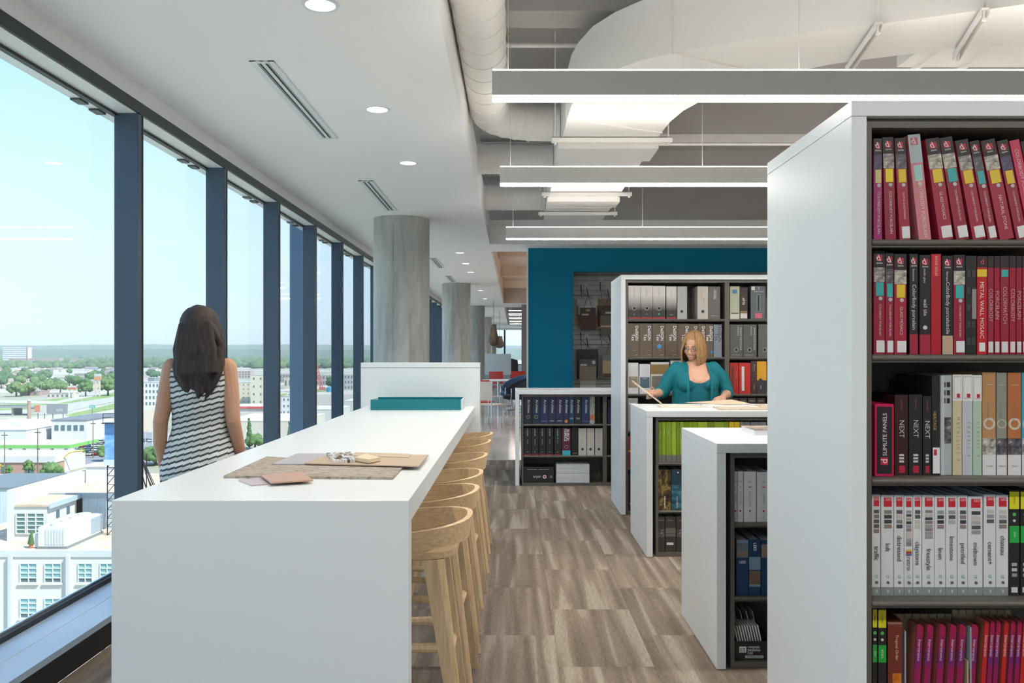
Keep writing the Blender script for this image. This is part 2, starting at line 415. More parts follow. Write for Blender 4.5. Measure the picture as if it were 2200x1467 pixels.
def pendant(x0, x1, y, z, lbl, hang=True, top=DECK):
    t = thing('linear_pendant', ((x0+x1)/2, y+.05, z), lbl, 'ceiling light', 'long linear pendant lights')
    h = (x1-x0)/2; H = .128
    MB().box(-h, h, -.05, .05, .002, H-.012).build('housing', M['steel'], t)
    MB().box(-h+.003, h-.003, -.047, .047, -.004, .002).build('lens', M['lens'], t)
    MB().box(-h+.003, h-.003, -.047, .047, H-.012, H-.004).build('upper_lens', M['lensup'], t)
    if hang:
        for a in (-h+.075, -h+1.45, h-1.1, h-.05):
            MB().tube([(a, 0, H-.004), (a, 0, top-z)], .0016, 5).build('suspension_wire', M['steel'], t)
for i, (y, px, pz, d) in enumerate(((4.02, 1057, 213, 'nearest, above the tall red-binder bookcase'), (6.12, 1074, 395, 'second, halfway to the teal wall'), (9.1, 1087, 512, 'farthest, just below the white bulkhead'))):
    pendant(PXW(px, y), 5.6, y, 2.70, 'long grey linear pendant glowing at both edges, '+d)
pendant(-.1, 5.6, .6, 2.70, 'unseen long grey linear pendant added overhead for more light')  # unseen lamp added to light the room from out of view
for i, (y, d) in enumerate(((15.5, 'nearest'), (19.5, 'middle'), (23.5, 'farthest'))):
    pendant(.45, 3.2, y, 2.95, d+' slim linear pendant hung in the birch coffer', True, 3.62)

for i, (y, d) in enumerate(((33.0, 'nearest'), (37.0, 'second'), (41.0, 'third'), (45.0, 'farthest'))):
    pendant(-.2, 3.2, y, 2.95, d+' slim linear pendant added to brighten the open bay at the corridor end')  # lamps added to brighten the dim far corridor

# ================================================================== DUCTS
dz0, dz1 = 3.21, 3.56
outer = [(.39, 11.2), (.39, 6.3), (.40, 5.95), (.43, 5.72), (.50, 5.44), (.61, 5.22), (.74, 5.05), (.90, 4.92), (1.2, 4.76), (1.55, 4.62), (1.89, 4.49), (2.34, 4.30), (4.5, 3.4)]
inner = [(1.15, 11.2), (1.15, 6.7), (1.16, 6.4), (1.2, 6.1), (1.27, 5.88), (1.37, 5.66), (1.5, 5.48), (1.62, 5.33), (1.75, 5.22), (1.86, 5.13), (1.98, 5.06), (2.5, 4.84), (4.7, 3.92)]
dk = MB(); N_ = len(outer)
vv = [(a, b, dz0) for a, b in outer]+[(a, b, dz0) for a, b in inner]+[(a, b, dz1) for a, b in outer]+[(a, b, dz1) for a, b in inner]
ff = []
for i in range(N_-1):
    ff += [(i, i+1, N_+i+1, N_+i), (2*N_+i, 3*N_+i, 3*N_+i+1, 2*N_+i+1), (i, 2*N_+i, 2*N_+i+1, i+1), (N_+i, N_+i+1, 3*N_+i+1, 3*N_+i)]
ff += [(0, N_, 3*N_, 2*N_), (N_-1, 3*N_-1, 4*N_-1, 2*N_-1)]
duct = thing('air_duct', (0, 0, 0), 'large white rectangular air duct curving overhead to the right', 'duct')
dk.add(vv, ff).build('trunk', M['duct'], duct, smooth=True)
def seam(i, w=.006):
    a, b = Vector((*outer[i], dz0)), Vector((*inner[i], dz0)); d = (b-a).normalized(); nrm = Vector((-d.y, d.x, 0))*w
    m = MB()
    m.prism([a-d*.006-nrm, b+d*.006-nrm, b+d*.006+nrm, a-d*.006+nrm], (0, 0, -.008))
    m.prism([a-d*.008-nrm, a-nrm, a+nrm, a-d*.008+nrm], (0, 0, dz1-dz0))
    m.build('joint_flange', M['duct'], duct)
for i in (1, 7, 10, 11): seam(i)
for y in (7.0, 7.6, 8.5, 9.4, 10.2): 
    MB().box(.382, 1.158, y-.006, y+.006, dz0-.008, dz0).build('joint_flange', M['duct'], duct)
# thicker insulated sleeve and hangers under the straight run
MB().box(.36, 1.18, 7.02, 7.5, dz0-.05, dz0-.0005).build('sleeve', M['duct'], duct)
MB().box(.37, 1.17, 9.5, 9.9, dz0-.05, dz0-.0005).build('sleeve', M['duct'], duct)
def trapeze(x0, x1, y, z, lbl, rot=0, x_c=None):
    t = thing('duct_hanger', ((x0+x1)/2, y, z), lbl, 'hanger', 'strut hangers under the duct', rot)
    h = (x1-x0)/2; m = MB(); m.box(-h, h, -.02, -.016, -.04, 0); m.box(-h, h, .016, .02, -.04, 0); m.box(-h, h, -.02, .02, -.004, 0)
    m.build('strut', M['duct'], t)
    for a in (-h+.03, h-.03):
        MB().tube([(a, 0, -.05), (a, 0, DECK-z)], .006, 6).build('rod', M['duct'], t); MB().lathe([(.012, -.056), (.012, -.045)], (a, 0, 0), 6).build('nut', M['duct'], t)
trapeze(.30, 1.26, 6.86, dz0-.002, 'white strut hanger under the straight duct, nearest')
trapeze(.30, 1.26, 9.2, dz0-.002, 'white strut hanger under the straight duct, middle')
trapeze(.30, 1.26, 10.5, dz0-.002, 'white strut hanger under the straight duct, farthest')
for (i, d) in ((10, 'left of the pair'), (11, 'right of the pair')):
    a, b = Vector(outer[i]), Vector(inner[i]); c = (a+b)/2; d_ = (b-a); an = math.atan2(d_.y, d_.x)
    trapeze(c.x-d_.length/2-.06, c.x+d_.length/2+.06, c.y, dz0-.009, 'white strut hanger crossing the curved duct, '+d, an)
# sloping duct piece at the upper right edge
s2 = thing('air_duct', (3.05, 5.3, 3.36), 'white boxed duct branch at the upper right edge', 'duct')
MB().box(-.55, 1.4, -.28, .32, 0, .34).build('trunk', M['duct'], s2)
for x in (-.45, -.15, .4): MB().box(x, x+.03, -.3, .34, -.025, 0).build('joint_flange', M['duct'], s2)
# round spiral branches
def spiral(pts, r, lbl, ribs):
    t = thing('spiral_duct', pts[0], lbl, 'duct', 'round spiral ducts over the bulkhead')
    o = Vector(pts[0]); q = [Vector(p)-o for p in pts]
    MB().tube(q, r, 28).build('pipe', M['duct'], t, smooth=True)
    for (p, d) in ribs:
        p = Vector(p)-o; d = Vector(d).normalized()*.008
        MB().tube([p-d, p+d], r+.005, 28).build('rib', M['duct'], t, smooth=True)
    return t
zc_ = 3.44
pts = [(-.20, -1, zc_), (-.20, 6.85, zc_)]+[(-.20+.45*(1-math.cos(a)), 6.85+.45*math.sin(a), zc_) for a in [R(10*i) for i in range(1, 10)]]+[(.386, 7.3, zc_)]
rb = [((-.20, 3.9+.26*i, zc_), (0, 1, 0)) for i in range(12)]+[((-.20+.45*(1-math.cos(a)), 6.85+.45*math.sin(a), zc_), (math.sin(a), math.cos(a), 0)) for a in [R(15*i) for i in range(1, 6)]]+[((.32, 7.3, zc_), (1, 0, 0))]
spiral(pts, .15, 'white spiral duct bending from the bulkhead into the trunk duct', rb)
spiral([(-1.2, 8.55, 3.42), (.386, 8.55, 3.42)], .15, 'white spiral duct branch, the middle of three', [((-.3+.16*i, 8.55, 3.42), (1, 0, 0)) for i in range(5)])
spiral([(-1.2, 10.7, 3.42), (.386, 10.7, 3.42)], .16, 'white spiral duct branch, farthest from the viewer', [((-.3+.16*i, 10.7, 3.42), (1, 0, 0)) for i in range(5)])
# pipes and sprinkler heads
def pipe(a, b, r, lbl):
    o = MB().tube([a, b], r, 10).build('sprinkler_pipe', M['duct'], smooth=True); tag(o, lbl, 'pipe'); return o
pipe((XB+.03, 6.45, 3.80), (7.4, 6.45, 3.80), .02, 'thin white sprinkler pipe under the grey deck, near the curved duct')
pipe((XB+.03, 9.6, 3.82), (7.4, 9.6, 3.82), .02, 'thin white sprinkler pipe under the deck, beyond the beam')
for (x, y, d) in ((-.05, 6.45, 'left of the curved duct'), (2.45, 6.45, 'right of the curved duct'), (2.9, 6.45, 'at the upper right edge')):
    t = thing('fire_sprinkler', (x, y, 3.82), 'small upright brass sprinkler head, '+d, 'sprinkler')
    MB().lathe([(.012, 0), (.012, .05), (.02, .055), (.02, .07), (.006, .075), (.006, .1)], n=10).build('body', mat('brass', (.45, .34, .18), .35, .8), t)
    MB().lathe([(.028, .1), (.028, .104)], n=12).build('deflector', mat('brass', (.45, .34, .18)), t)
# ================================================================== LONG TABLE
TF, TB = 2.517, 6.83; TX0, TX1 = -1.175, -.307; TZ = 1.07
tb = thing('counter_table', ((TX0+TX1)/2, TF, 0), 'long white waterfall counter table running beside the windows', 'table')
cx = (TX0+TX1)/2; hw = (TX1-TX0)/2
for i, (a, b) in enumerate(((TF, 3.67), (3.67, 5.67), (5.67, TB))):
    MB().box(-hw, hw, a-TF+.0006, b-TF-.0006, TZ-.07, TZ).build('top_slab', M['white'], tb, bevel=.0012, seg=1)
MB().box(-hw, hw, .0006, .066, .002, TZ-.0712).box(-hw, hw, -.0022, .0004, .002, TZ-.001).build('end_panel', M['white'], tb)
for y in (1.15, 3.15): MB().box(-hw+.06, hw-.25, y-.03, y+.03, 0.001, TZ-.0705).build('support_panel', M['white'], tb)
sc = thing('end_screen', (cx, TB, 0), 'tall white end screen with a capped top behind the teal tray', 'screen')
sx0, sx1 = PXW(775, TB)-cx, PXW(1031, TB)-cx; sz = PYZ(779, TB)
MB().box(sx0, sx1, .001, .12, 0.001, sz-.044).build('panel', M['white'], sc, bevel=.001, seg=1)
MB().box(sx0, sx1, .001, .125, sz-.04, sz).build('cap', M['white'], sc, bevel=.001, seg=1)
MB().box(sx0+.003, sx1-.003, .004, .118, sz-.044, sz-.04).build('shadow_gap', M['dark'], sc)

# ---- teal tray
ty0, ty1 = 6.39, 6.76; tx0, tx1 = PXW(796, ty0), PXW(990.5, ty0); H = .078
tr = thing('serving_tray', ((tx0+tx1)/2, ty0, TZ), 'long shallow teal tray with pale handled ends on the white table', 'tray')
h = (tx1-tx0)/2; d = ty1-ty0
MB().box(-h, h, 0, .008, 0, H).build('side', M['tray'], tr); MB().box(-h, h, d-.008, d, 0, H).build('side', M['tray'], tr)
MB().box(-h, h, .008, d-.008, 0, .008).build('bottom', M['tray'], tr)
for s in (-1, 1):
    a, b = (h, h+.008) if s > 0 else (-h-.008, -h)
    m = MB(); m.box(a, b, 0, d, 0, .032); m.box(a, b, 0, d, .056, H); m.box(a, b, 0, d*.36, .032, .056); m.box(a, b, d*.64, d, .032, .056)
    m.build('end_board', mat('tray_end', (.62, .72, .73), .4), tr)

# ---- samples lying on the table
def slab(name, corners, z, t, m, lbl, cat, parent=None):
    corners = [Vector((p[0], p[1], 0)) for p in corners]
    c = sum(corners, Vector((0, 0, 0)))/len(corners); c.z = z
    mb = MB().prism([(p[0]-c.x, p[1]-c.y, 0) for p in corners], (0, 0, t))
    bm_ = mb.build(name, m); bm_.location = c
    bm2 = bmesh.new(); bm2.from_mesh(bm_.data); bmesh.ops.recalc_face_normals(bm2, faces=bm2.faces); bm2.to_mesh(bm_.data); bm2.free()
    if lbl: tag(bm_, lbl, cat)
    return bm_
def q3(pts, z):                                   # crop pixels of the table close-up -> table plane
    return [PZ(460+x/3.667, 830+y/3.667, z) for x, y in pts]
z = TZ
slab('carpet_sample', q3([(75, 705), (1408, 716), (1498, 622), (415, 552)], z+.008), z, .009,
     noisy('speckled_carpet', [(.3, (.13, .11, .10)), (.45, (.36, .31, .25)), (.6, (.46, .42, .37)), (.72, (.30, .32, .36))], (45, 160, 60), .95, 5, .5, (120, 300, 100)), 'speckled beige and grey carpet sample lying on the white table', 'carpet sample')
slab('sample_sheet', q3([(455, 610), (1150, 612), (1130, 527), (655, 527)], z+.012), z+.0092, .003, mat('lilac_grey', (.42, .41, .44), .4), 'lilac grey sample sheet laid across the speckled carpet sample', 'sample sheet')
slab('sample_board', q3([(710, 607), (1610, 630), (1690, 540), (1100, 536), (905, 535)], z+.015), z+.0124, .004, mat('tan_board', (.47, .36, .26), .5), 'large tan sample board under the mosaic tile', 'sample board')
slab('sample_card', q3([(1090, 545), (1530, 560), (1555, 535), (1470, 528), (1110, 519)], z+.018), z+.0166, .002, mat('tan_card', (.50, .40, .29), .5), 'thin tan card at the back of the sample boards', 'sample card')
slab('sample_card', q3([(190, 735), (293, 777), (632, 750), (560, 690)], z+.004), z, .004, mat('lilac_card', (.50, .44, .47), .35), 'pale lilac square sample card at the table front', 'sample card')
slab('sample_card', q3([(368, 696), (448, 752), (780, 732), (690, 668)], z+.015), z+.0092, .005, mat('copper_card', (.52, .33, .24), .35), 'copper brown square sample card overlapping the lilac card', 'sample card')
bx = slab('tile_box', q3([(1105, 560), (1220, 578), (1310, 560), (1195, 533)], z+.032), z+.0192, .014, mat('cream_tile', (.74, .62, .42), .35), 'cream boxed tile with a small black label on the tan board', 'tile sample')
MB().box(-.016, .014, -.0395, -.0385, .003, .0115).build('label', M['black'], bx)
# mosaic: little cubes of glass and stone
mo = thing('mosaic_tile', PZ(460+1000/3.667, 830+560/3.667, z+.0166), 'sheet of small glass and stone mosaic cubes on the tan board', 'mosaic tile'); mo.location.z = z+.0166
qs = q3([(945, 600), (1112, 592), (1075, 530), (885, 535)], z+.02); o0 = Vector(mo.location)
random.seed(3); mosm = [mat('mosaic_%d' % i, c, .2) for i, c in enumerate(((.75, .78, .8), (.5, .6, .68), (.3, .18, .1), (.62, .5, .36), (.85, .84, .8), (.12, .08, .06)))]
nu, nv = 8, 7
for i in range(nu):
    for j in range(nv):
        def bl(u, v):
            p = (qs[0]*(1-u)+qs[1]*u)*(1-v)+(qs[3]*(1-u)+qs[2]*u)*v; return (p.x-o0.x, p.y-o0.y, 0)
        u0, u1, v0, v1 = (i+.06)/nu, (i+.94)/nu, (j+.06)/nv, (j+.94)/nv
        MB().prism([bl(u0, v0), bl(u1, v0), bl(u1, v1), bl(u0, v1)], (0, 0, .011+random.uniform(-.001, .002))).build('tessera', random.choice(mosm), mo)

# ================================================================== BAR STOOLS
def make_stool():
    t = thing('bar_stool', (0, 0, 0), 'x', 'bar stool', 'oak bar stools along the white table')
    # seat: rounded rectangle slab slightly dished
    ring = []
    for k in range(40):
        a = 2*math.pi*k/40; c, s_ = math.cos(a), math.sin(a); e = 2/3.2
        ring.append((.195*math.copysign(abs(c)**e, c), .185*math.copysign(abs(s_)**e, s_)))
    vs_ = []; fs_ = []
    lay = [(.75, .88), (.744, 1.0-.03), (.75, 1.0), (.768, 1.0), (.775, .97), (.772, .75), (.768, .4)]
    lay = [(.742, .9), (.748, .985), (.762, 1.0), (.772, .985), (.772, .85), (.766, .5)]
    for z_, k_ in lay: vs_ += [(x*k_, y*k_, z_) for x, y in ring]
    for i in range(len(lay)-1):
        for k in range(40): fs_.append((i*40+k, i*40+(k+1) % 40, (i+1)*40+(k+1) % 40, (i+1)*40+k))
    fs_.append(tuple(reversed(range(40)))); fs_.append(tuple(5*40+k for k in range(40)))
    MB().add(vs_, fs_).build('seat', M['oak'], t, smooth=True)
    # bent backrest band
    N = 44; vs_ = []; fs_ = []
    for k in range(N+1):
        u = -1+2*k/N; a = u*R(118)
        rx, ry = .224, .226
        cx_, sy = math.cos(a), math.sin(a)
        px_ = .0+rx*math.copysign(abs(cx_)**.82, cx_) if cx_ > 0 else rx*cx_*.95
        py_ = ry*math.copysign(abs(sy)**.82, sy)
        w_ = min(1, abs(u)); top = .884-.040*w_**1.6
        dip = math.exp(-((abs(u)-.80)/.16)**2)
        bot = .803-.006*w_-.052*dip
        
        nrm = Vector((px_/rx**2, py_/ry**2, 0)).normalized(); lean = .014
        th = .0105
        for (z_, off) in ((bot, 0), (top, lean)):
            for sgn in (1, -1):
                p = Vector((px_, py_, z_))+nrm*(off*(z_-bot)/.09+sgn*th-(.012 if z_ == bot else 0)*dip)
                vs_.append(p)
    for k in range(N):
        a, b = 4*k, 4*(k+1)
        fs_ += [(a, b, b+2, a+2), (a+1, a+3, b+3, b+1), (a+2, b+2, b+3, a+3), (a, a+1, b+1, b)]
    fs_ += [(0, 2, 3, 1), (4*N, 4*N+1, 4*N+3, 4*N+2)]
    MB().add(vs_, fs_).build('backrest', M['oak'], t, smooth=True)
    # splayed legs: L-shaped tapered posts
    legs = {}
    for sx_ in (1, -1):
        for sy_ in (1, -1):
            top = Vector((.105*sx_, .145*sy_, .745)); bot = Vector((.215*sx_, .175*sy_, 0))
            legs[sx_, sy_] = (top, bot)
            vv_ = []
            for p, w_, d_ in ((bot, .040, .030), (top, .078, .046)):
                a, b = w_/2, d_/2; f = .35
                vv_ += [p+Vector(v) for v in ((-a, -b, 0), (a, -b, 0), (a+.0, b*f, 0), (a-w_*.3, b, 0), (-a, b, 0))] if sy_ > 0 else [p+Vector(v) for v in ((-a, -b, 0), (a-w_*.3, -b, 0), (a, -b*f, 0), (a, b, 0), (-a, b, 0))]
            ff_ = [(4, 3, 2, 1, 0), (5, 6, 7, 8, 9)]+[(i, (i+1) % 5, 5+(i+1) % 5, 5+i) for i in range(5)]
            lg = MB().add(vv_, ff_).build('leg', M['oakv'], t)
            MB().box(bot.x-.017, bot.x+.017, bot.y-.012, bot.y+.012, -.0, .003).build('glide', M['black'], lg)
    def at(k, z_):
        a, b = legs[k]; u = z_/.745; return b+(a-b)*u
    for (k1, k2, z_, nm) in (((1, 1), (1, -1), .36, 'rear'), ((-1, 1), (-1, -1), .30, 'front'), ((1, 1), (-1, 1), .42, 's'), ((1, -1), (-1, -1), .42, 's')):
        a, b = at(k1, z_), at(k2, z_); d_ = (b-a).normalized()*.018
        MB().tube([a+d_, b-d_], (.019, .013), 8).build('stretcher' if nm != 'front' else 'footrest', M['oakv'], t)
    return t
proto = make_stool()
ys = (3.31, 3.93, 4.46, 5.21, 6.02, 6.57)
dsc = ('nearest of the six', 'second nearest', 'third from the front', 'fourth from the front', 'second from the white end screen', 'farthest, next to the end screen')
random.seed(5)
for i, y in enumerate(ys):
    o = proto if i == 0 else copy_tree(proto)
    o.location = (-.405, y, 0); o.rotation_euler = (0, 0, R((1.5, -1, 2, -2, 1, 0)[i]))
    o['label'] = 'oak bar stool with curved back tucked under the table, '+dsc[i]

# ================================================================== SHELVING UNITS
def shelving(name, label, X, Yf, Yb, H, shelves, bays, gap=.027, pt=.044):
    """double sided steel shelving wrapped by a white laminate end panel and top"""
    bw = .935; ft = .02; W = pt*2+gap*2+bays*bw
    t = thing(name, (X, Yf, 0), label, 'bookcase'); D = Yb-Yf
    MB().box(0, W, 0, D, H-pt, H).build('top_slab', M['white'], t, bevel=.001, seg=1)
    MB().box(0, pt, 0, D, .004, H-pt-.0012).build('end_panel', M['white'], t, bevel=.001, seg=1)
    MB().box(W-pt, W, 0, D, .004, H-pt-.0012).build('end_panel', M['white'], t, bevel=.001, seg=1)
    fx = .028; x0 = pt+gap; zt = H-pt-.003
    for side in (0, 1):
        ya, yb = (fx, D/2-.006) if side == 0 else (D/2+.006, D-fx)
        for b in range(bays):
            a = x0+b*bw; e = a+bw
            MB().box(a+.001, a+ft, ya, yb, .002, zt).build('upright', M['shelf'], t); MB().box(e-ft, e-.001, ya, yb, .002, zt).build('upright', M['shelf'], t)
            MB().box(a+ft, e-ft, ya, yb, zt-.023, zt).build('top_rail', M['shelf'], t)
            MB().box(a+ft, e-ft, ya, yb, .002, .03).build('base_shelf', M['shelf'], t)
            if side == 0: MB().box(a+ft, e-ft, D/2-.0055, D/2+.0055, .03, zt-.023).build('back_panel', M['shelf'], t)
            for z_ in shelves:
                m = MB().box(a+ft+.0005, e-ft-.0005, ya+.006, yb-.001, z_-.022, z_) if side == 0 else MB().box(a+ft+.0005, e-ft-.0005, ya+.001, yb-.006, z_-.022, z_)
                s_ = m.build('shelf', M['shelf'], t)
                if side == 0:
                    MB().tube([(a+ft+.001, ya+.004, z_-.009), (e-ft-.001, ya+.004, z_-.009)], .008, 10).build('shelf_lip', M['shelf'], s_, smooth=True)
    return t
ZA = (1.824, 1.496, 1.145, .796, .445); ZB = (1.805, 1.453, 1.112, .775, .43); ZL = (.69, .338)
shelving('tall_bookcase', 'tall white-clad bookcase of red and white binders at the right edge', .949, 2.42, 3.225, 2.21, ZA, 3, .005, .043)
shelving('low_bookcase', 'low white bookcase with white and blue binders, nearest of the low ones', .958, 4.066, 4.92, 1.07, ZL, 3)
shelving('low_bookcase', 'low white bookcase of lime green binders in front of the woman', .970, 6.29, 7.16, 1.07, ZL, 3)
shelving('tall_bookcase', 'tall white-clad bookcase standing behind the woman in the teal cardigan', .985, 7.92, 8.72, 2.21, ZB, 3, .005, .043)
shelving('low_bookcase', 'low white bookcase of navy and black binders before the teal wall', .016, 9.63, 10.35, 1.07, ZL, 3)
# ================================================================== BINDERS, BOOKS AND BOXES ON THE SHELVES
ORD = ('first', 'second', 'third', 'fourth', 'fifth', 'sixth', 'seventh', 'eighth', 'ninth', 'tenth', 'eleventh', 'twelfth', 'thirteenth', 'fourteenth', 'fifteenth', 'sixteenth', 'seventeenth', 'eighteenth', 'nineteenth', 'twentieth')
RED = (.36, .02, .05); CRIM = (.30, .015, .045); BLK = (.02, .02, .022); WHT = (.74, .75, .76); YEL = (.75, .55, .04); TEA = (.04, .42, .42)
def deco(parent, w, h, items):
    """spine furniture in (u,v) of the spine that faces -Y at y=0"""
    for n_, it in enumerate(items):
        k = it[0]; y = -.0006-.00018*n_
        if k == 'r':
            _, u0, v0, u1, v1, c = it[:6]; nm = it[6] if len(it) > 6 else 'spine_label'
            m = c if not isinstance(c, tuple) else C(c, .45)
            MB().box(u0*w, u1*w, y, -.00005, v0*h, v1*h).build(nm, m, parent)
        elif k == 'c':
            _, u, v, r, c = it[:5]; r = min(r, .46*w); nm = it[5] if len(it) > 5 else 'round_label'
            MB().lathe([(r, y*1.2), (r, -.00005)], (u*w, 0, v*h), 18, 'Y').build(nm, C(c, .4), parent)
        elif k == 'o':                              # finger hole with metal ring
            _, u, v, r = it[:4]
            ro = MB().lathe([(r, -.00005), (r, y-.0008), (r*.84, y-.0014), (r*.70, y-.0006), (r*.70, -.00005)], (u*w, 0, v*h), 20, 'Y', False).build('finger_ring', mat('ring_metal', (.32, .32, .32), .4, .6), parent, smooth=True)
            MB().lathe([(r*.72, y-.0001), (r*.72, -.00005)], (u*w, 0, v*h), 18, 'Y').build('hole', M['dark'], ro)
        elif k == 't':
            _, s, u, v, size, c, rot = it[:7]; kw = it[7] if len(it) > 7 else {}
            letters(s, size, C(c, .5), parent, (u*w, y-.0002, v*h), rot, **kw)
_bk = {}
def binder(X, Y, Z, w, h, d, cover, label, items=(), lean=0, name='binder', cat='binder', group=None, kind='binder', yaw=0):
    """hard cover wrapped round a page block; origin at the lower left spine corner; lean>0 tips the top to the left"""
    t = thing(name, (X, Y, Z), label, cat, group)
    t.rotation_euler = (0, -R(lean), R(yaw))
    cm = cover if not isinstance(cover, tuple) else C(cover, .42)
    th = min(.0028, w*.12)
    if kind == 'box':
        MB().box(0, w, 0, d, 0, h).build('case', cm, t, bevel=.0012, seg=1)
    elif kind == 'board':                           # thin board with rounded top corner towards the aisle
        r = .018; pr = [(0, 0), (0, h-r)]+[(r-r*math.cos(a), h-r+r*math.sin(a)) for a in (R(22), R(45), R(68))]+[(r, h), (d, h), (d, 0)]
        MB().prism([(0, p[0], p[1]) for p in reversed(pr)], (w, 0, 0)).build('board', cm, t)
    else:
        m = MB(); m.box(0, th, 0, d, 0, h); m.box(w-th, w, 0, d, 0, h); m.box(th, w-th, 0, th, 0, h)
        m.build('cover', cm, t)
        MB().box(th+.0003, w-th-.0003, th+.0003, d-.006, .003, h-.005).build('pages', M['pages'], t)
    deco(t, w, h, items)
    return t
def emb(v, u=.5, s=1.):                             # red square emblem with a white looped d
    return [('r', u-.27*s, v-.024, u+.27*s, v+.034, (.50, .02, .05), 'emblem'), ('t', 'd', u-.02, v+.006, .026*s, WHT, 'h', {'shear': -.35}), ('t', 'daltile', u, v-.043, .0075*s, WHT, 'h')]
PH = [noisy('photo_panel_%d' % i, s, (60, 60, 90), .4, 3) for i, s in enumerate((
    [(.35, (.10, .10, .10)), (.5, (.30, .28, .27)), (.65, (.55, .52, .48))], [(.35, (.04, .04, .05)), (.6, (.16, .15, .18)), (.7, (.4, .4, .42))],
    [(.35, (.18, .17, .14)), (.55, (.5, .48, .42)), (.7, (.72, .7, .66))], [(.4, (.05, .04, .10)), (.65, (.12, .10, .18))]))]
def sample_spine(lab, labc, txt, ph=0, patch=True, body=None):
    it = [('r', .0, .84, 1., 1., BLK, 'spine_head'), ('r', .0, .70, 1., .84, PH[ph % 4], 'photo_panel')]+emb(.925)
    if lab: it.append(('r', .18, .565, .88, .695, labc))
    it.append(('c', .6, .54, .0055, (.5, .5, .52)))
    if txt: av = .093 if patch else .125; it.append(('t', txt, .55, .335 if patch else .27, min(.0135, av/(.60*len(txt))), (.72, .55, .58), 'd', {'spacing': .94}))
    if patch: it.append(('r', .22, .02, .97, .135, WHT))
    return it
def rowx(px0, px1, Y): return PXW(px0, Y), PXW(px1, Y)

# ---------------- unit A, nearest tall bookcase
YA = 2.47
NA = 'tall right bookcase'
c1x = lambda x: 1640+x/2.529
c1y = lambda y: 200+y/2.529
c2x = lambda x: 1640+x/2.075
c2y = lambda y: 760+y/2.075
def put_row(rows, Y, Z, where, fx, fy, hdef=None, d=.23, group=None):
    tot = len(rows); out = []
    for i, r in enumerate(rows):
        x0, x1, yt, lean, cover, desc, items = r[:7]; kw = r[7] if len(r) > 7 else {}
        dy = kw.pop('dy', 0); Yb = Y+dy
        X0, X1 = PXW(fx(x0), Yb), PXW(fx(x1), Yb)
        h = PYZ(fy(yt), Yb)-Z if yt else hdef
        if lean: h = h/math.cos(R(lean))-.002
        w_ = (X1-X0)-.0009
        if lean: w_ = w_*math.cos(R(lean))-.0006
        nm = kw.pop('name', 'binder'); ct = kw.pop('cat', 'binder'); dd = kw.pop('d', d); lb = kw.pop('label', None)
        lbl = lb or '%s, %s along %s' % (desc, ORD[i], where)
        out.append(binder(X0, Yb, Z+.0006, w_, h, dd, cover, lbl, items, lean, nm, ct, group, **kw))
    return out
G1 = 'colour sample binders on the tall bookcase'
W_ = 'top shelf, '+NA
S = sample_spine
rows = [
 (600, 646, 248, 0, (.36, .02, .17), 'magenta porcelain sample binder', S(1, (.66, .60, .25), 'COLORBODY PORCELAIN', 3, False)),
 (663, 724, 238, 1.6, CRIM, 'crimson sample binder with bright yellow label', S(1, (.85, .70, .03), 'COLORBODY PORCELAIN', 0, False)),
 (742, 802, 243, 3.0, RED, 'crimson glass mosaic binder with dull yellow label', S(1, YEL, 'SLATE & GLASS MOSAICS', 1)),
 (846, 916, 225, 6.2, (.62, .22, .25), 'glossy pale pink sample binder', [('r', 0, .73, 1, 1, (.42, .50, .53), 'spine_head'), ('r', .2, .56, .85, .71, (.35, .62, .62)), ('r', .18, .9, .75, .97, (.55, .12, .18), 'emblem'), ('t', 'd', .46, .935, .026, WHT, 'h', {'shear': -.35}), ('c', .55, .53, .0055, (.55, .55, .57)), ('t', 'COLORBODY PORCELAIN', .55, .3, .0145, (.8, .66, .66), 'd')]),  # reflection put into the colours: cover, head and label all paled
 (958, 1036, 248, 8.2, RED, 'crimson glass mosaics binder with mustard label', S(1, YEL, 'GLASS MOSAICS', 2)),
 (1050, 1122, 243, 9.6, CRIM, 'crimson binder with teal label and plain white patch', S(1, TEA, 'COLORBODY PORCELAIN', 2)),
 (1140, 1214, 258, 10.4, RED, 'crimson binder with mustard label and interior photo', S(1, YEL, 'COLORBODY PORCELAIN', 0)),
 (1222, 1276, 262, 10.8, CRIM, 'narrow crimson binder with teal label', S(1, TEA, 'COLORBODY PORCELAIN', 1)),
 (1288, 1368, 258, 11.2, RED, 'crimson natural stone binder with mustard label', S(1, YEL, 'NATURAL STONE', 2, False)),
 (1378, 1440, 260, 11.5, CRIM, 'crimson binder with bright yellow label, dark photo', S(1, YEL, 'COLORBODY PORCELAIN', 3)),
 (1450, 1506, 258, 11.8, (.55, .03, .10), 'plain pink-red binder', [('t', 'COLORBODY PORCELAIN', .5, .62, .0145, (.8, .6, .62), 'd')]),
 (1512, 1570, 262, 12.0, CRIM, 'crimson sample binder cut by the frame edge', S(1, TEA, 'COLORBODY PORCELAIN', 0)),
]
put_row(rows, YA+.012, ZA[0], W_, c1x, c1y, group=G1)
W_ = 'second shelf, '+NA
def blk(t1, t2, base, bv): return [('r', 0, 0, 1, bv, base, 'base_band')]+emb(.925)+[('t', t1, .45, .79, .009, (.6, .6, .62), 'd'), ('t', t2, .5, .47, .0155, (.66, .66, .68), 'd')]
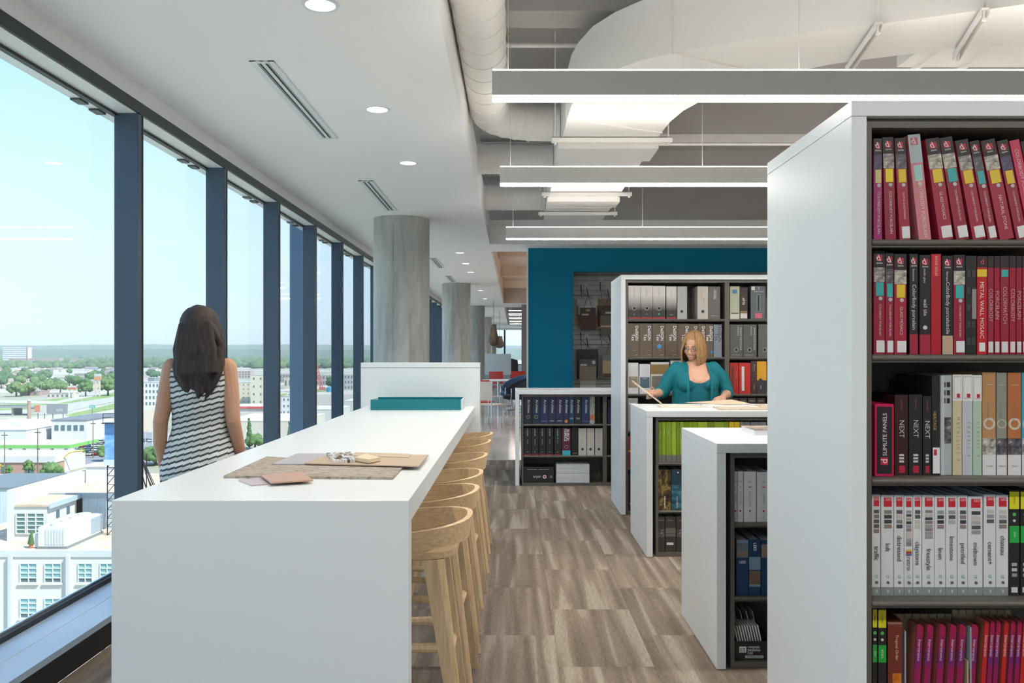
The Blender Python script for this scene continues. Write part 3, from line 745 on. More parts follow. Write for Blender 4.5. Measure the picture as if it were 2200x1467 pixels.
rows = [
 (600, 661, 858, 0, CRIM, 'crimson sample binder with teal label', S(1, TEA, 'COLORBODY PORCELAIN', 0)),
 (664, 708, 868, 0, CRIM, 'narrower crimson sample binder with teal label', S(1, TEA, 'COLORBODY PORCELAIN', 1)),
 (712, 779, 875, 0, RED, 'crimson glass mosaics binder with mustard label', S(1, YEL, 'GLASS MOSAICS', 2)),
 (795, 841, 875, 0, BLK, 'narrow black porcelain binder with crimson foot', blk('limestone', 'ColorBody porcelain', RED, .2)),
 (849, 909, 880, 0, BLK, 'black wall tile binder with crimson foot', blk('studio glass', 'wall tile', RED, .2)+[('c', .5, .27, .006, (.6, .6, .6))]),
 (912, 967, 875, 0, (.42, .012, .03), 'glossy red binder', [('r', .12, .78, .9, .995, (.6, .03, .05)), ('t', 'ROCK SOLID', .5, .88, .010, (.8, .6, .6), 'd')]),
 (972, 1031, 885, 0, BLK, 'black porcelain tile binder with tan foot', blk('fabrique', 'ColorBody porcelaintile', (.52, .38, .27), .19)),
 (1034, 1096, 880, 0, CRIM, 'glossy crimson binder with teal label', S(1, TEA, 'COLORBODY PORCELAIN', 2)),
 (1100, 1160, 884, 0, BLK, 'black perforated sample panel', [('r', .1+.42*(q % 2), .1+.17*(q//2), .42+.42*(q % 2), .17+.17*(q//2), (.05, .05, .055), 'cut_out') for q in range(10)]+[('r', .55, .36, .95, .66, (.28, .26, .24), 'handle_slot')], {'kind': 'box', 'name': 'perforated_sample', 'cat': 'sample board'}),
 (1162, 1216, 886, 0, (.50, .01, .02), 'bright red metal mosaic board', [('r', 0, .885, 1, 1, BLK, 'board_head'), ('r', 0, .79, 1, .865, YEL), ('t', 'METAL WALL MOSAIC', .45, .45, .0165, (.85, .7, .7), 'd'), ('r', .2, .03, .8, .12, WHT), ('t', 'd', .5, .94, .022, (.7, .1, .12), 'h')], {'kind': 'board', 'name': 'sample_board', 'cat': 'sample board'}),
]
x = 1219
for k in range(8):
    wv = (34, 30, 46, 34, 30, 28, 34, 40)[k]
    rows.append((x, x+wv, 886, 0, (CRIM, (.33, .01, .03))[k % 2], 'thin crimson sample board with a black top', [('r', 0, .88, 1, 1, BLK, 'board_head')]+([('r', .1, .79, .95, .86, TEA)] if k in (2, 7) else [])+[('t', ('COLORBODY', 'PORCELAIN', 'COLORMATCH')[k % 3], .5, .5, .0155, (.55, .35, .36), 'd'), ('r', .12, .02, .9, .13, (.66, .67, .68))], {'kind': 'board', 'name': 'sample_board', 'cat': 'sample board'}))
    x += wv+3
put_row(rows, YA+.014, ZA[1], W_, c1x, c1y, group=G1)

W_ = 'third shelf, '+NA
NXT = lambda c: [('t', 'NEXT', .5, .58, .02, (.55, .55, .57), 'd'), ('r', .3, .03, .75, .12, (.45, .02, .06), 'emblem')]+[('r', .32, .16+.04*q, .68, .185+.04*q, (.6, .6, .6), 'swatch_window') for q in range(3)]+[('t', 'collection', .5, .88, .008, (.4, .05, .08), 'd')]
def vol(c, n): return [('r', 0, 0, 1, .24, (.70, .71, .72), 'base_band'), ('r', 0, .2, 1, .36, PH[n % 3], 'photo_panel'), ('c', .5, .50, .019, (.58, .54, .46), 'roundel'), ('c', .5, .50, .011, c, 'roundel'), ('t', 'occasions', .5, .88, .0046, (.8, .75, .7), 'h'), ('t', 'GLASS MOSAICS', .4, .6, .0085, (.25, .2, .15), 'd'), ('t', 'Vol.%d' % n, .5, .09, .0085, (.1, .1, .1), 'h')]
def mtl(c, s): return [('r', -.02, .74, 1.02, .995, (.72, .73, .72)), ('r', .10, .76, .90, .98, (.30, .31, .31), 'label_rule'), ('r', .13, .765, .87, .975, (.74, .75, .74)), ('r', .42, .77, .78, .81, (.5, .02, .06), 'emblem'), ('t', s, .55, .36, .0125, (.25, .25, .22), 'd', {'spacing': 1.9})]
rows = [
 (497, 584, 225, 0, (.55, .01, .09), 'black box with magenta edge lettered slimlite panels', [('r', .1, .035, .9, .965, (.015, .015, .017)), ('t', 'SLIMLITE PANELS', .52, .58, .0165, (.72, .72, .73), 'u'), ('r', .3, .16, .68, .26, (.55, .02, .06), 'emblem'), ('t', 'd', .49, .21, .028, WHT, 'u')], {'kind': 'box', 'name': 'sample_box', 'cat': 'box', 'dy': -.02}),
 (587, 646, 185, 0, (.035, .012, .014), 'dark brown binder lettered next', NXT(0)),
 (650, 709, 183, 0, BLK, 'black binder lettered next', NXT(0)),
 (712, 750, 190, 0, BLK, 'narrow black binder lettered next', NXT(0)),
 (753, 788, 100, 0, BLK, 'black case with a low white label', [('r', .08, .02, 1, .28, WHT), ('r', .2, .2, .6, .26, (.5, .02, .06), 'emblem'), ('t', 'HERITAGE', .3, .55, .012, (.5, .4, .1), 'd')], {'kind': 'box', 'name': 'sample_case', 'cat': 'box'}),
 (790, 842, 96, 0, (.40, .44, .48), 'pale grey glossy case with window swatches', [('r', .15+.4*(q % 2), .72+.08*(q//2), .42+.4*(q % 2), .77+.08*(q//2), BLK, 'swatch_window') for q in range(6)]+[('r', .1, .32, .9, .58, PH[1], 'photo_panel'), ('r', .02, .0, .3, .99, (.5, .53, .55), 'edge_band')], {'kind': 'box', 'name': 'sample_case', 'cat': 'box'}),
 (845, 886, 93, 0, (.60, .53, .34), 'pale yellow binder lettered metallics', mtl(0, 'METALLICS 9')),
 (888, 933, 93, 0, (.50, .54, .58), 'pale grey binder lettered traffic', mtl(0, 'TRAFFIC 9')),
 (935, 974, 95, 0, (.42, .56, .44), 'pale green binder lettered classic', mtl(0, 'CLASSIC 9')),
 (977, 1037, 82, 0, (.46, .25, .11), 'orange brown mosaic catalogue volume eight', vol((.46, .25, .11), 8)),
 (1040, 1086, 84, 0, (.27, .28, .24), 'grey green mosaic catalogue volume', vol((.27, .28, .24), 4)),
 (1090, 1150, 84, 0, (.45, .16, .06), 'rust orange mosaic catalogue volume one', vol((.45, .16, .06), 1)),
 (1153, 1215, 84, 0, (.06, .38, .55), 'sky blue mosaic catalogue', vol((.06, .38, .55), 2)),
]
put_row(rows, YA+.03, ZA[2], W_, c2x, c2y, group=G1)
o = binder(PXW(c2x(595), 2.75), 2.75, ZA[2]+.0006, .062, .265, .06, BLK, 'tall black glossy case behind the next binders on third shelf', (), 0, 'sample_case', 'box', G1, 'box')
W_ = 'fourth shelf, '+NA
GR = [(.30, .31, .31), (.05, .05, .055), (.42, .41, .39), (.10, .09, .09), (.25, .20, .17), (.55, .50, .45)]
rows = []
random.seed(11)
for (a, b, nm, nsw, yt) in ((484, 522, 'traffic', 5, 628), (525, 581, 'loft', 4, 630), (583, 627, 'distressed', 4, 630), (628, 666, 'retro', 10, 632), (667, 706, 'claystone', 4, 630), (708, 763, 'freestyle', 8, 630),
        (764, 812, 'linen', 4, 632), (814, 864, 'limestone', 3, 632), (866, 911, 'petrified', 4, 632), (912, 978, 'midtown', 5, 636), (983, 1036, 'cement+', 3, 628), (1038, 1093, 'chateau', 4, 630)):
    it = [('r', 0, 0, 1, .085, (.24, .27, .27), 'base_band'), ('r', .22, .885, .86, .975, (.55, .02, .035), 'red_tab'), ('t', 'GIO', .6, .955, .010, WHT, 'h')]
    st = .048 if nsw < 6 else .036
    for q in range(nsw): it.append(('r', .25, .85-st*q-st*.74, .85, .85-st*q, random.choice(GR), 'swatch'))
    if nm == 'retro':
        for q, cc in enumerate(((.6, .5, .05), (.4, .03, .05), (.1, .15, .35))): it.append(('r', .22, .445-.022*q, .86, .46-.022*q, cc, 'swatch'))
    v = {'freestyle': .36, 'retro': .32, 'distressed': .47, 'limestone': .47, 'loft': .48, 'chateau': .50}.get(nm, .42)
    it += [('t', nm, .5, v, .0195, (.04, .04, .045), 'd', {'spacing': .95}), ('c', .55, .13, .0042, (.12, .13, .12), 'round_mark'), ('t', 'G', .5, .19, .014, (.05, .35, .10), 'h'), ('t', '9', .52, .042, .013, (.8, .8, .8), 'h')]
    rows.append((a, b, yt, 0, (.66, .69, .71), 'white sample binder lettered '+nm.replace('+', ''), it))
def bgy(word): return [('r', .02, .82, .98, .985, (.72, .66, .02)), ('t', 'GREEN', .5, .9, .007, (.1, .1, .0), 'd'), ('c', .5, .77, .005, (.1, .45, .12), 'round_mark'), ('c', .5, .71, .004, (.6, .6, .6), 'round_mark'), ('r', .02, .50, .98, .66, (.02, .38, .06)), ('t', word, .5, .58, .011, WHT, 'u'), ('r', .25, .28, .75, .31, GR[2], 'swatch'), ('r', .25, .23, .75, .26, GR[5], 'swatch'), ('r', .25, .18, .75, .21, GR[0], 'swatch'), ('r', .2, .03, .8, .08, (.6, .6, .6))]
rows += [(1096, 1142, 608, 0, BLK, 'black binder with yellow top and green label', bgy('ney')), (1146, 1190, 608, 0, BLK, 'second black binder with yellow top and green label', bgy('MERINO'))]
rw = put_row(rows, YA+.03, ZA[3], W_, c2x, c2y, group='white lettered sample binders')
for o, a in zip(rw, (1, 0, 0, 1, 1.2, -1, 0, 0, .8, -1.2, .5, .5)): pass
W_ = 'lowest shelf, '+NA
rows = [(487, 508, 1133, 0, BLK, 'narrow black binder with yellow top', bgy('ney')), (512, 549, 1135, 0, BLK, 'black binder with yellow top and green label', bgy('VASA')),
        (556, 622, 1190, 0, (.16, .03, .015), 'dark red brochure with a tropical sunset', [('r', .3, .0, .9, .45, noisy('sunset_print', [(.3, (.35, .04, .01)), (.55, (.7, .25, .02)), (.75, (.8, .65, .1))], (14, 14, 14), .4), 'photo_panel'), ('t', 'Tropical Order', .6, .72, .012, (.75, .6, .5), 'd')], {'kind': 'board', 'name': 'brochure', 'cat': 'brochure'})]
put_row(rows, YA+.03, ZA[4], W_, c2x, c2y)
PUR = noisy('violet_red_card', [(.36, (.16, .015, .16)), (.5, (.30, .012, .09)), (.64, (.45, .015, .03))], (3, 3, 9), .35)
def cardbox(x0, x1, ytop, cards, lbl, red, wh):
    Y0 = YA+.035; X0, X1 = PXW(c2x(x0), Y0), PXW(c2x(x1), Y0); h = PYZ(c2y(ytop), Y0+.1)-ZA[4]
    t = thing('card_box', (X0, Y0, ZA[4]+.0006), lbl, 'box'); w_ = X1-X0; mk = mat('kraft_board', (.48, .36, .22), .7)
    MB().box(0, w_, .10, .104, 0, h).build('back_board', mk, t); MB().box(0, .004, .0, .1, 0, h-.02).build('side_board', mat('grey_card', (.35, .38, .42), .5), t); MB().box(w_-.004, w_, .0, .1, 0, h*.6).build('side_board', mk, t); MB().box(.004, w_-.004, 0, .1, 0, .004).build('bottom', mk, t)
    for q in range(7): MB().box(w_*(q+.7)/7.5, w_*(q+.7)/7.5+.0015, .099, .0999, h-.012, h).build('slot', M['dark'], t)
    for i, xx in enumerate(cards):
        wc = .0052; bw_ = .0235 if red else .034
        Xc = PXW(c2x(xx), Y0)
        lean = -3.6
        c = thing('sample_card', (Xc-(h*math.sin(R(-lean)) if lean else 0)+.0, Y0+.004, ZA[4]+.0066), '%s sample card with rounded corner, %s from left in the %s' % ('red' if red else 'violet', ORD[i], wh), 'sample card', 'leaning sample cards')
        c.rotation_euler = (0, R(-lean), R(0))
        H = h-.006; r = .012
        pr = [(0, 0), (bw_*.55, 0), (bw_*.55, H-r), (bw_*.55-r*.3, H-r*.3), (bw_*.55-r, H), (0, H)]
        MB().prism([(p[0], 0, p[1]) for p in pr], (0, .004, 0)).build('card', PUR if not red or i % 3 else C((.50, .02, .02), .35), c)
        MB().prism([(p[0], .0045, p[1]) for p in [(0, 0), (bw_*.55, 0), (bw_*.55, H-r), (bw_*.55-r*.3, H-r*.3), (bw_*.55-r, H), (0, H)]], (0, .05, 0)).build('chip_stack', C((.38, .12, .08), .5), c)
        letters('Interceramic', .0125, C((.75, .6, .68), .5), c, (bw_*.28, -.0006, H-.075), 'd', shear=.2)
cardbox(630, 915, 1160, (690, 735, 790, 838, 880, 935), 'kraft card box of violet sample cards', False, 'left box')
cardbox(922, 1190, 1142, (992, 1018, 1045, 1080, 1110, 1140, 1165), 'kraft card box of red and violet sample cards at the edge', True, 'right box')

# ---------------- unit B, tall bookcase behind the woman
YB = 7.97; NB = 'bookcase behind woman'
c5x = lambda x: 1340+x/4.89
c5y = lambda y: 580+y/4.89
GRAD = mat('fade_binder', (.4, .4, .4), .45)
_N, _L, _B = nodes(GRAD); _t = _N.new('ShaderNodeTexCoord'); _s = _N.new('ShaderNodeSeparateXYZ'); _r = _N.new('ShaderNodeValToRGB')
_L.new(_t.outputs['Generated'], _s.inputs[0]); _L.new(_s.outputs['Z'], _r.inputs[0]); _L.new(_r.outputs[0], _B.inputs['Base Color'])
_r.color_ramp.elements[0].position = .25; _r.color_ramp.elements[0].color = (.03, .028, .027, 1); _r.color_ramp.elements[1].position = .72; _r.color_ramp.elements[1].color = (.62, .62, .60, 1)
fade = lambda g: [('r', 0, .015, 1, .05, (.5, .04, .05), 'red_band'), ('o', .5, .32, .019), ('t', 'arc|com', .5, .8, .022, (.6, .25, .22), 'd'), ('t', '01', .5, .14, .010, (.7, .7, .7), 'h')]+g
W_ = 'top shelf, '+NB
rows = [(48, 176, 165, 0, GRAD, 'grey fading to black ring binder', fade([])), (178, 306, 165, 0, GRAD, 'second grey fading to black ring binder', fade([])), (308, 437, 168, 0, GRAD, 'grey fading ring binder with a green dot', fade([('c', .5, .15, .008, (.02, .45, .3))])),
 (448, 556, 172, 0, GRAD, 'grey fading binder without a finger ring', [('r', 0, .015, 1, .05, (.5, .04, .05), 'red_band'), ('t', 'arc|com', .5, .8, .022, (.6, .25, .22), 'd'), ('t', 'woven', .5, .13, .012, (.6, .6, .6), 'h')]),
 (565, 666, 172, 0, (.40, .41, .41), 'plain grey ring binder', [('o', .45, .23, .017), ('t', 'carnegie', .5, .7, .016, (.3, .3, .3), 'd')]),
 (776, 887, 172, 0, (.52, .50, .46), 'cream ring binder with orange lettering', [('o', .5, .23, .018), ('t', 'Carnegie', .4, .74, .026, (.65, .30, .12), 'd'), ('t', 'Xorel', .6, .55, .024, (.25, .24, .22), 'd')]),
 (890, 1014, 175, 0, (.13, .12, .105), 'dark taupe binder with white lettering', [('t', 'STANDARD', .5, .76, .018, WHT, 'd'), ('t', 'TEXTILES', .62, .76, .018, WHT, 'd'), ('t', 'wallcovering', .5, .1, .012, (.6, .6, .6), 'h')]),
 (1117, 1218, 172, 0, (.42, .46, .33), 'pale green binder with a blue square', [('r', .25, .78, .75, .9, (.06, .2, .32)), ('r', 0, 0, 1, .18, (.6, .6, .52), 'base_band'), ('r', .1, .16, .9, .19, BLK, 'rule')]),
 (1223, 1302, 185, 0, (.03, .022, .02), 'dark brown binder lettered alria', [('t', 'alria', .5, .57, .04, WHT, 'd', {'shear': .2}), ('r', .05, .02, .95, .18, (.6, .6, .6)), ('r', .02, .19, .98, .26, (.25, .17, .05), 'gold_band')]),
 (1335, 1488, 170, 0, (.10, .12, .14), 'wide slate blue box with a long slot', [('r', .42, .24, .64, .75, (.20, .30, .34), 'slot_frame'), ('r', .46, .25, .60, .73, BLK, 'slot'), ('r', .3, .03, .78, .18, (.6, .12, .2)), ('r', .05, .88, .28, .99, (.6, .64, .5)), ('t', 'f', .55, .92, .05, (.6, .4, .35), 'h'), ('t', 'GRAPHIC DESIGN', .55, .83, .012, (.6, .6, .6), 'h')], {'kind': 'box'})]
put_row(rows, YB, ZB[0], W_, c5x, c5y, d=.28, group='binders behind the woman')
W_ = 'second shelf, '+NB
dt = lambda g=[]: [('t', 'DeSIGN', .76, .71, .040, WHT, 'd', {'bold': .0006}), ('t', 'Tex', .44, .585, .040, WHT, 'd', {'bold': .0006}), ('t', 'woven', .6, .21, .012, (.35, .32, .28), 'h'), ('r', .65, .055, .85, .065, (.6, .6, .6), 'rule')]+g
dn = lambda g=[]: [('t', 'DeSIGN', .72, .71, .040, WHT, 'd', {'bold': .0006}), ('t', 'Tex', .26, .585, .040, WHT, 'd', {'bold': .0006})]+g
BRN = (.125, .095, .072)
rows = [(45, 166, 562, 0, BRN, 'brown lettered binder', dt()), (168, 299, 562, 0, BRN, 'wider brown lettered binder', dt()), (302, 434, 563, 0, BRN, 'brown lettered binder with a round blue sticker', dt([('c', .55, .32, .021, (.06, .26, .58))])), (437, 566, 563, 0, BRN, 'plain brown lettered binder', dt()), (568, 696, 565, 0, BRN, 'brown lettered binder half behind hair', dt()),
 (698, 779, 567, 0, BRN, 'narrow brown binder over the head', dn()), (782, 859, 567, 0, BRN, 'second narrow brown binder over the head', dn()), (862, 940, 567, 0, BRN, 'narrow brown binder with low blue sticker', dn([('c', .8, .15, .012, (.06, .2, .5))])), (945, 1032, 572, 0, (.20, .25, .30), 'blue grey lettered binder', [('t', 'DeSIGN', .75, .73, .046, (.03, .03, .035), 'd'), ('t', 'Tex', .35, .62, .046, (.03, .03, .035), 'd'), ('r', .0, .27, 1, .275, (.1, .12, .15), 'rule')]),
 (1113, 1252, 572, 0, (.095, .095, .09), 'charcoal ring binder lettered naturals', [('o', .5, .22, .02), ('t', 'INNOVATIONS', .84, .56, .026, (.6, .6, .6), 'd', {'spacing': 1.25}), ('t', 'NATURALS', .64, .8, .017, (.6, .6, .6), 'd'), ('t', 'INNOVATIONS', .45, .06, .011, (.5, .5, .5), 'h')]),
 (1255, 1397, 572, 0, (.095, .095, .09), 'charcoal ring binder lettered metallics', [('o', .47, .22, .02), ('t', 'INNOVATIONS', .84, .56, .026, (.6, .6, .6), 'd', {'spacing': 1.25}), ('t', 'METALLICS', .6, .8, .017, (.6, .6, .6), 'd'), ('t', 'INNOVATIONS', .45, .06, .011, (.5, .5, .5), 'h')]),
 (1415, 1550, 570, 0, (.10, .105, .105), 'charcoal ring binder at the panel edge', [('o', .5, .22, .02)])]
put_row(rows, YB, ZB[1], W_, c5x, c5y, d=.28, group='binders behind the woman')
W_ = 'third shelf, '+NB
def holder(cc): return [('r', 0, 0, 1, .62, (.70, .72, .74), 'pocket'), ('r', .06, .2, .94, .56, cc, 'front_card'), ('t', 'SCALE', .5, .52, .014, (.75, .75, .72), 'h')]
rows = [(45, 155, 975, 0, (.70, .71, .72), 'white card holder with tan card', holder((.34, .28, .20)), {'kind': 'box', 'name': 'card_holder', 'cat': 'card holder'}), (165, 279, 988, 0, (.68, .70, .73), 'white card holder with slate blue card', holder((.10, .17, .22)), {'kind': 'box', 'name': 'card_holder', 'cat': 'card holder'}),
 (285, 476, 968, 0, (.30, .20, .07), 'gold edged stack in a white card holder', [('r', 0, 0, 1, .62, (.66, .66, .64), 'pocket'), ('r', .05, .18, .95, .56, (.22, .20, .18), 'front_card'), ('r', 0, .93, 1, 1, (.7, .7, .7), 'top_sheet')]+[('r', 0, .65+.055*q, 1, .655+.055*q, (.18, .12, .04), 'sheet_edge') for q in range(5)], {'kind': 'box', 'name': 'card_holder', 'cat': 'card holder'}),
 (490, 640, 950, 0, (.25, .30, .28), 'grey green folder half behind the woman', [('r', 0, .9, 1, 1, (.5, .53, .5), 'top_sheet')], {'kind': 'box'}),
 (1115, 1208, 975, 0, (.42, .02, .015), 'red binder with dark strip', [('r', .2, .12, .42, .88, (.12, .04, .03)), ('t', 'Pionite', .75, .6, .02, (.6, .2, .15), 'd')]), (1213, 1332, 975, 0, (.50, .025, .02), 'bright red binder with white strip', [('r', .22, .1, .46, .88, (.66, .68, .72))]),
 (1335, 1396, 960, 0, (.06, .035, .03), 'dark brown binder', [('t', 'Fusions', .6, .8, .022, (.45, .4, .36), 'd'), ('t', 'ARZU', .6, .2, .018, (.45, .4, .36), 'd')]), (1400, 1500, 960, 0, (.70, .36, .02), 'amber binder with charcoal foot', [('r', 0, 0, 1, .42, (.04, .04, .045), 'base_band'), ('c', .38, .42, .017, (.04, .04, .045), 'thumb_notch'), ('t', 'ARIA', .4, .2, .016, (.6, .55, .5), 'd')])]
put_row(rows, YB, ZB[2], W_, c5x, c5y, d=.28, group='binders behind the woman')
W_ = 'fourth shelf, '+NB
rows = [(45, 150, 1345, 0, (.36, .40, .38), 'pale glossy sample block', [('r', .1, .8, .9, .85, WHT)], {'kind': 'box', 'name': 'sample_block', 'cat': 'box'})]
rows += [(1115+95*q, 1203+95*q, 1342, 0, (.05, .035, .032), 'dark brown binder', [('t', 'ARZU', .5, .9, .02, (.5, .48, .46), 'h')]) for q in range(4)]
put_row(rows, YB, ZB[3], W_, c5x, c5y, d=.28)
rows = [(45, 105, 1745, 0, (.28, .05, .06), 'faded red binder', [('r', .1, .5, .9, .55, YEL)]), (108, 170, 1745, 0, (.16, .05, .09), 'plum binder', [])]
put_row(rows, YB, ZB[4], 'fifth shelf, '+NB, c5x, c5y, d=.28)
rows = [(45, 105, 2150, 0, BLK, 'black binder', [('t', 'G', .5, .2, .03, WHT, 'h')]), (108, 170, 2150, 0, (.05, .05, .06), 'charcoal binder', [])]
put_row(rows, YB, .03, 'bottom shelf, '+NB, c5x, c5y, d=.28)

# ---------------- unit C, lime binders
YC = 6.335; NC = 'lime low bookcase'
c7x = lambda x: 1340+x/3.859
c7y = lambda y: 860+y/3.859
LIM = (.30, .46, .02); lim = [('r', 0, 0, 1, .18, (.20, .20, .19), 'base_band'), ('t', 'maharam', .5, .72, .011, (.65, .72, .4), 'd')]
rows = []
lx = (289, 319, 351, 400, 437, 465, 503, 545, 571, 615, 697, 752, 835, 873)
tone = ((.22, .36, .02), LIM, (.27, .42, .03), (.38, .55, .05), (.22, .30, .03), (.30, .44, .04))
for i in range(13): rows.append((lx[i], lx[i+1]-2, 178, 0, tone[i % 6], 'lime green textile binder with grey foot', lim))
rows += [(875, 914, 178, 0, (.70, .48, .02), 'yellow textile binder', lim), (917, 962, 178, 0, (.70, .50, .03), 'wider yellow textile binder', lim)]
rows += [(a, b, 178, 0, (.20, .21, .23), 'blue grey textile binder', [('t', 'maharam', .5, .8, .012, (.5, .5, .5), 'd')]) for a, b in ((965, 1004), (1007, 1047), (1053, 1121), (1124, 1182))]
put_row(rows, YC, ZL[0], 'upper shelf, '+NC, c7x, c7y, d=.26, group='textile binders on the low bookcase')
ROCK = noisy('rock_print', [(.38, (.02, .018, .015)), (.5, (.10, .07, .03)), (.58, (.35, .24, .07)), (.7, (.10, .08, .06))], (22, 22, 16), .45, 8)
SEA = noisy('sea_print', [(.36, (.015, .035, .055)), (.5, (.03, .13, .19)), (.6, (.10, .28, .36)), (.72, (.5, .62, .66))], (6, 6, 26), .45, 7)
rows = [(289, 392, 575, 0, ROCK, 'black and gold rock print binder', [('t', 'wolfgordon', .5, .20, .0185, WHT, 'u', {'bold': .0006})]), (396, 488, 575, 0, (.025, .06, .09), 'dark blue sea print binder', [('r', 0, 0, 1, .62, SEA, 'photo_panel'), ('t', 'wolfgordon', .5, .20, .0185, WHT, 'u'), ('c', .6, .93, .006, WHT)]), (491, 590, 575, 0, SEA, 'sea print binder behind the nearer case', [])]
put_row(rows, YC, ZL[1], 'middle shelf, '+NC, c7x, c7y, d=.26)
rows = [(288, 342, 965, 0, (.055, .048, .042), 'dark grey architecture binder', [('r', .02, .42, .98, .65, PH[1], 'photo_panel'), ('t', 'Fabric', .5, .9, .016, (.45, .44, .42), 'h')]), (346, 432, 965, 0, (.06, .052, .045), 'dark binder with a brick photo and white tag', [('r', 0, .44, 1, .68, (.17, .16, .14), 'photo_panel'), ('r', .0, .52, 1, .53, BLK, 'rule'), ('r', .12, .2, .78, .27, WHT), ('t', 'Fabric', .5, .9, .016, (.45, .44, .42), 'h')]), (437, 520, 965, 0, (.055, .048, .042), 'dark grey binder with a diagonal photo', [('r', .02, .42, .98, .65, PH[1], 'photo_panel'), ('t', 'Fabric', .5, .9, .016, (.45, .44, .42), 'h')])]
put_row(rows, YC, .03, 'bottom shelf, '+NC, c7x, c7y, d=.26)
# ---------------- unit D
YD = 4.115; ND = 'nearest low bookcase'
c8x = lambda x: 1460+x/2.587
c8y = lambda y: 900+y/2.587
pm = lambda s: [('t', s, .52, .47, .0165, (.25, .26, .28), 'u'), ('r', .38, .69, .62, .705, (.42, .02, .08), 'red_rule'), ('c', .5, .22, .0045, (.42, .02, .1), 'red_dot'), ('t', '2', .5, .8, .02, (.2, .2, .22), 'u'), ('t', 'tile', .5, .1, .014, (.5, .5, .52), 'u')]
rows = [(913, 941, 590, 0, (.70, .71, .74), 'thin white tile binder', pm('vellum')), (945, 991, 590, 0, (.68, .68, .71), 'white tile binder', pm('williwood')), (997, 1098, 592, 0, (.73, .73, .77), 'wide white tile binder', pm('FACTORY')), (1105, 1215, 596, 0, (.72, .73, .77), 'white tile binder at the panel edge', pm('atelier'))]
put_row(rows, YD, ZL[0], 'upper shelf, '+ND, c7x, c7y, d=.3)
BLU = (.012, .05, .13)
rows = [(316, 383, 672, 0, BLU, 'navy carpet binder with small swatches', [('r', 0, .68, 1, .92, (.14, .17, .20), 'photo_panel'), ('r', 0, .70, 1, .80, (.22, .18, .14), 'photo_panel'), ('r', 0, .93, 1, 1, (.18, .27, .38), 'band'), ('t', 'LEES', .5, .6, .017, WHT, 'h', {'bold': .0004})]), (386, 451, 670, 0, BLU, 'navy carpet binder with a wood plank photo', [('r', 0, .46, 1, .69, (.20, .31, .45), 'band'), ('r', 0, .2, 1, .44, (.17, .12, .09), 'photo_panel'), ('t', 'LEES', .5, .87, .02, WHT, 'd', {'bold': .0004}), ('r', 0, .16, 1, .2, (.2, .3, .4), 'band')]), (454, 520, 672, 0, BLU, 'navy carpet binder at the panel edge', [('r', 0, .68, 1, .92, (.25, .2, .16), 'photo_panel')])]
put_row(rows, YD, ZL[1], 'middle shelf, '+ND, c8x, c8y, d=.3)
Z = .0306; X0, X1 = PXW(c8x(306), YD), PXW(c8x(520), YD); h = PYZ(c8y(1235), YD)-Z
t = thing('tile_tray', (X0, YD, Z), 'black tray lettered ceramic technics holding white tiles', 'tray'); w_ = X1-X0
MB().box(0, w_, 0, .004, 0, h).build('front', M['black'], t); MB().box(0, w_, .3, .304, 0, h).build('back', M['black'], t); MB().box(0, .004, .004, .3, 0, h).build('side', M['black'], t); MB().box(w_-.004, w_, .004, .3, 0, h).build('side', M['black'], t); MB().box(.004, w_-.004, .004, .3, 0, .004).build('bottom', M['black'], t)
MB().box(.022, .056, -.0008, 0, h*.40, h*.72).build('emblem', C(WHT), t); letters('ct', .034, C(BLK), t, (.038, -.0013, h*.57))
for q, s in enumerate(('ceramic', 'technics', 'Ltd')): letters(s, .0185, C(WHT), t, (.062, -.0009, h*(.70-.16*q)), align='LEFT', bold=.0003)
MB().box(.05, .138, -.0008, 0, h*.10, h*.25).build('label', C((.4, .5, .5)), t); letters('GLAMOUR GLASS', .0085, C(BLK), t, (.094, -.0013, h*.175))
for q in range(10):
    c = binder(X0+.034+.0125*q, YD+.012, Z+.0045, .006, h+.07, .10, (.70, .71, .72), 'white glazed tile standing in the black tray, %s from left' % ORD[q], (), 13, 'tile_sample', 'tile sample', 'white tiles in the black tray', 'box', yaw=-0)
for q in range(4):
    binder(X0+.075+.03*q, YD+.15, Z+.0045, .006, h+.10, .12, (.70, .71, .72), 'taller white tile at the back of the black tray, %s from left' % ORD[q], (), 13, 'tile_sample', 'tile sample', 'white tiles in the black tray', 'box')
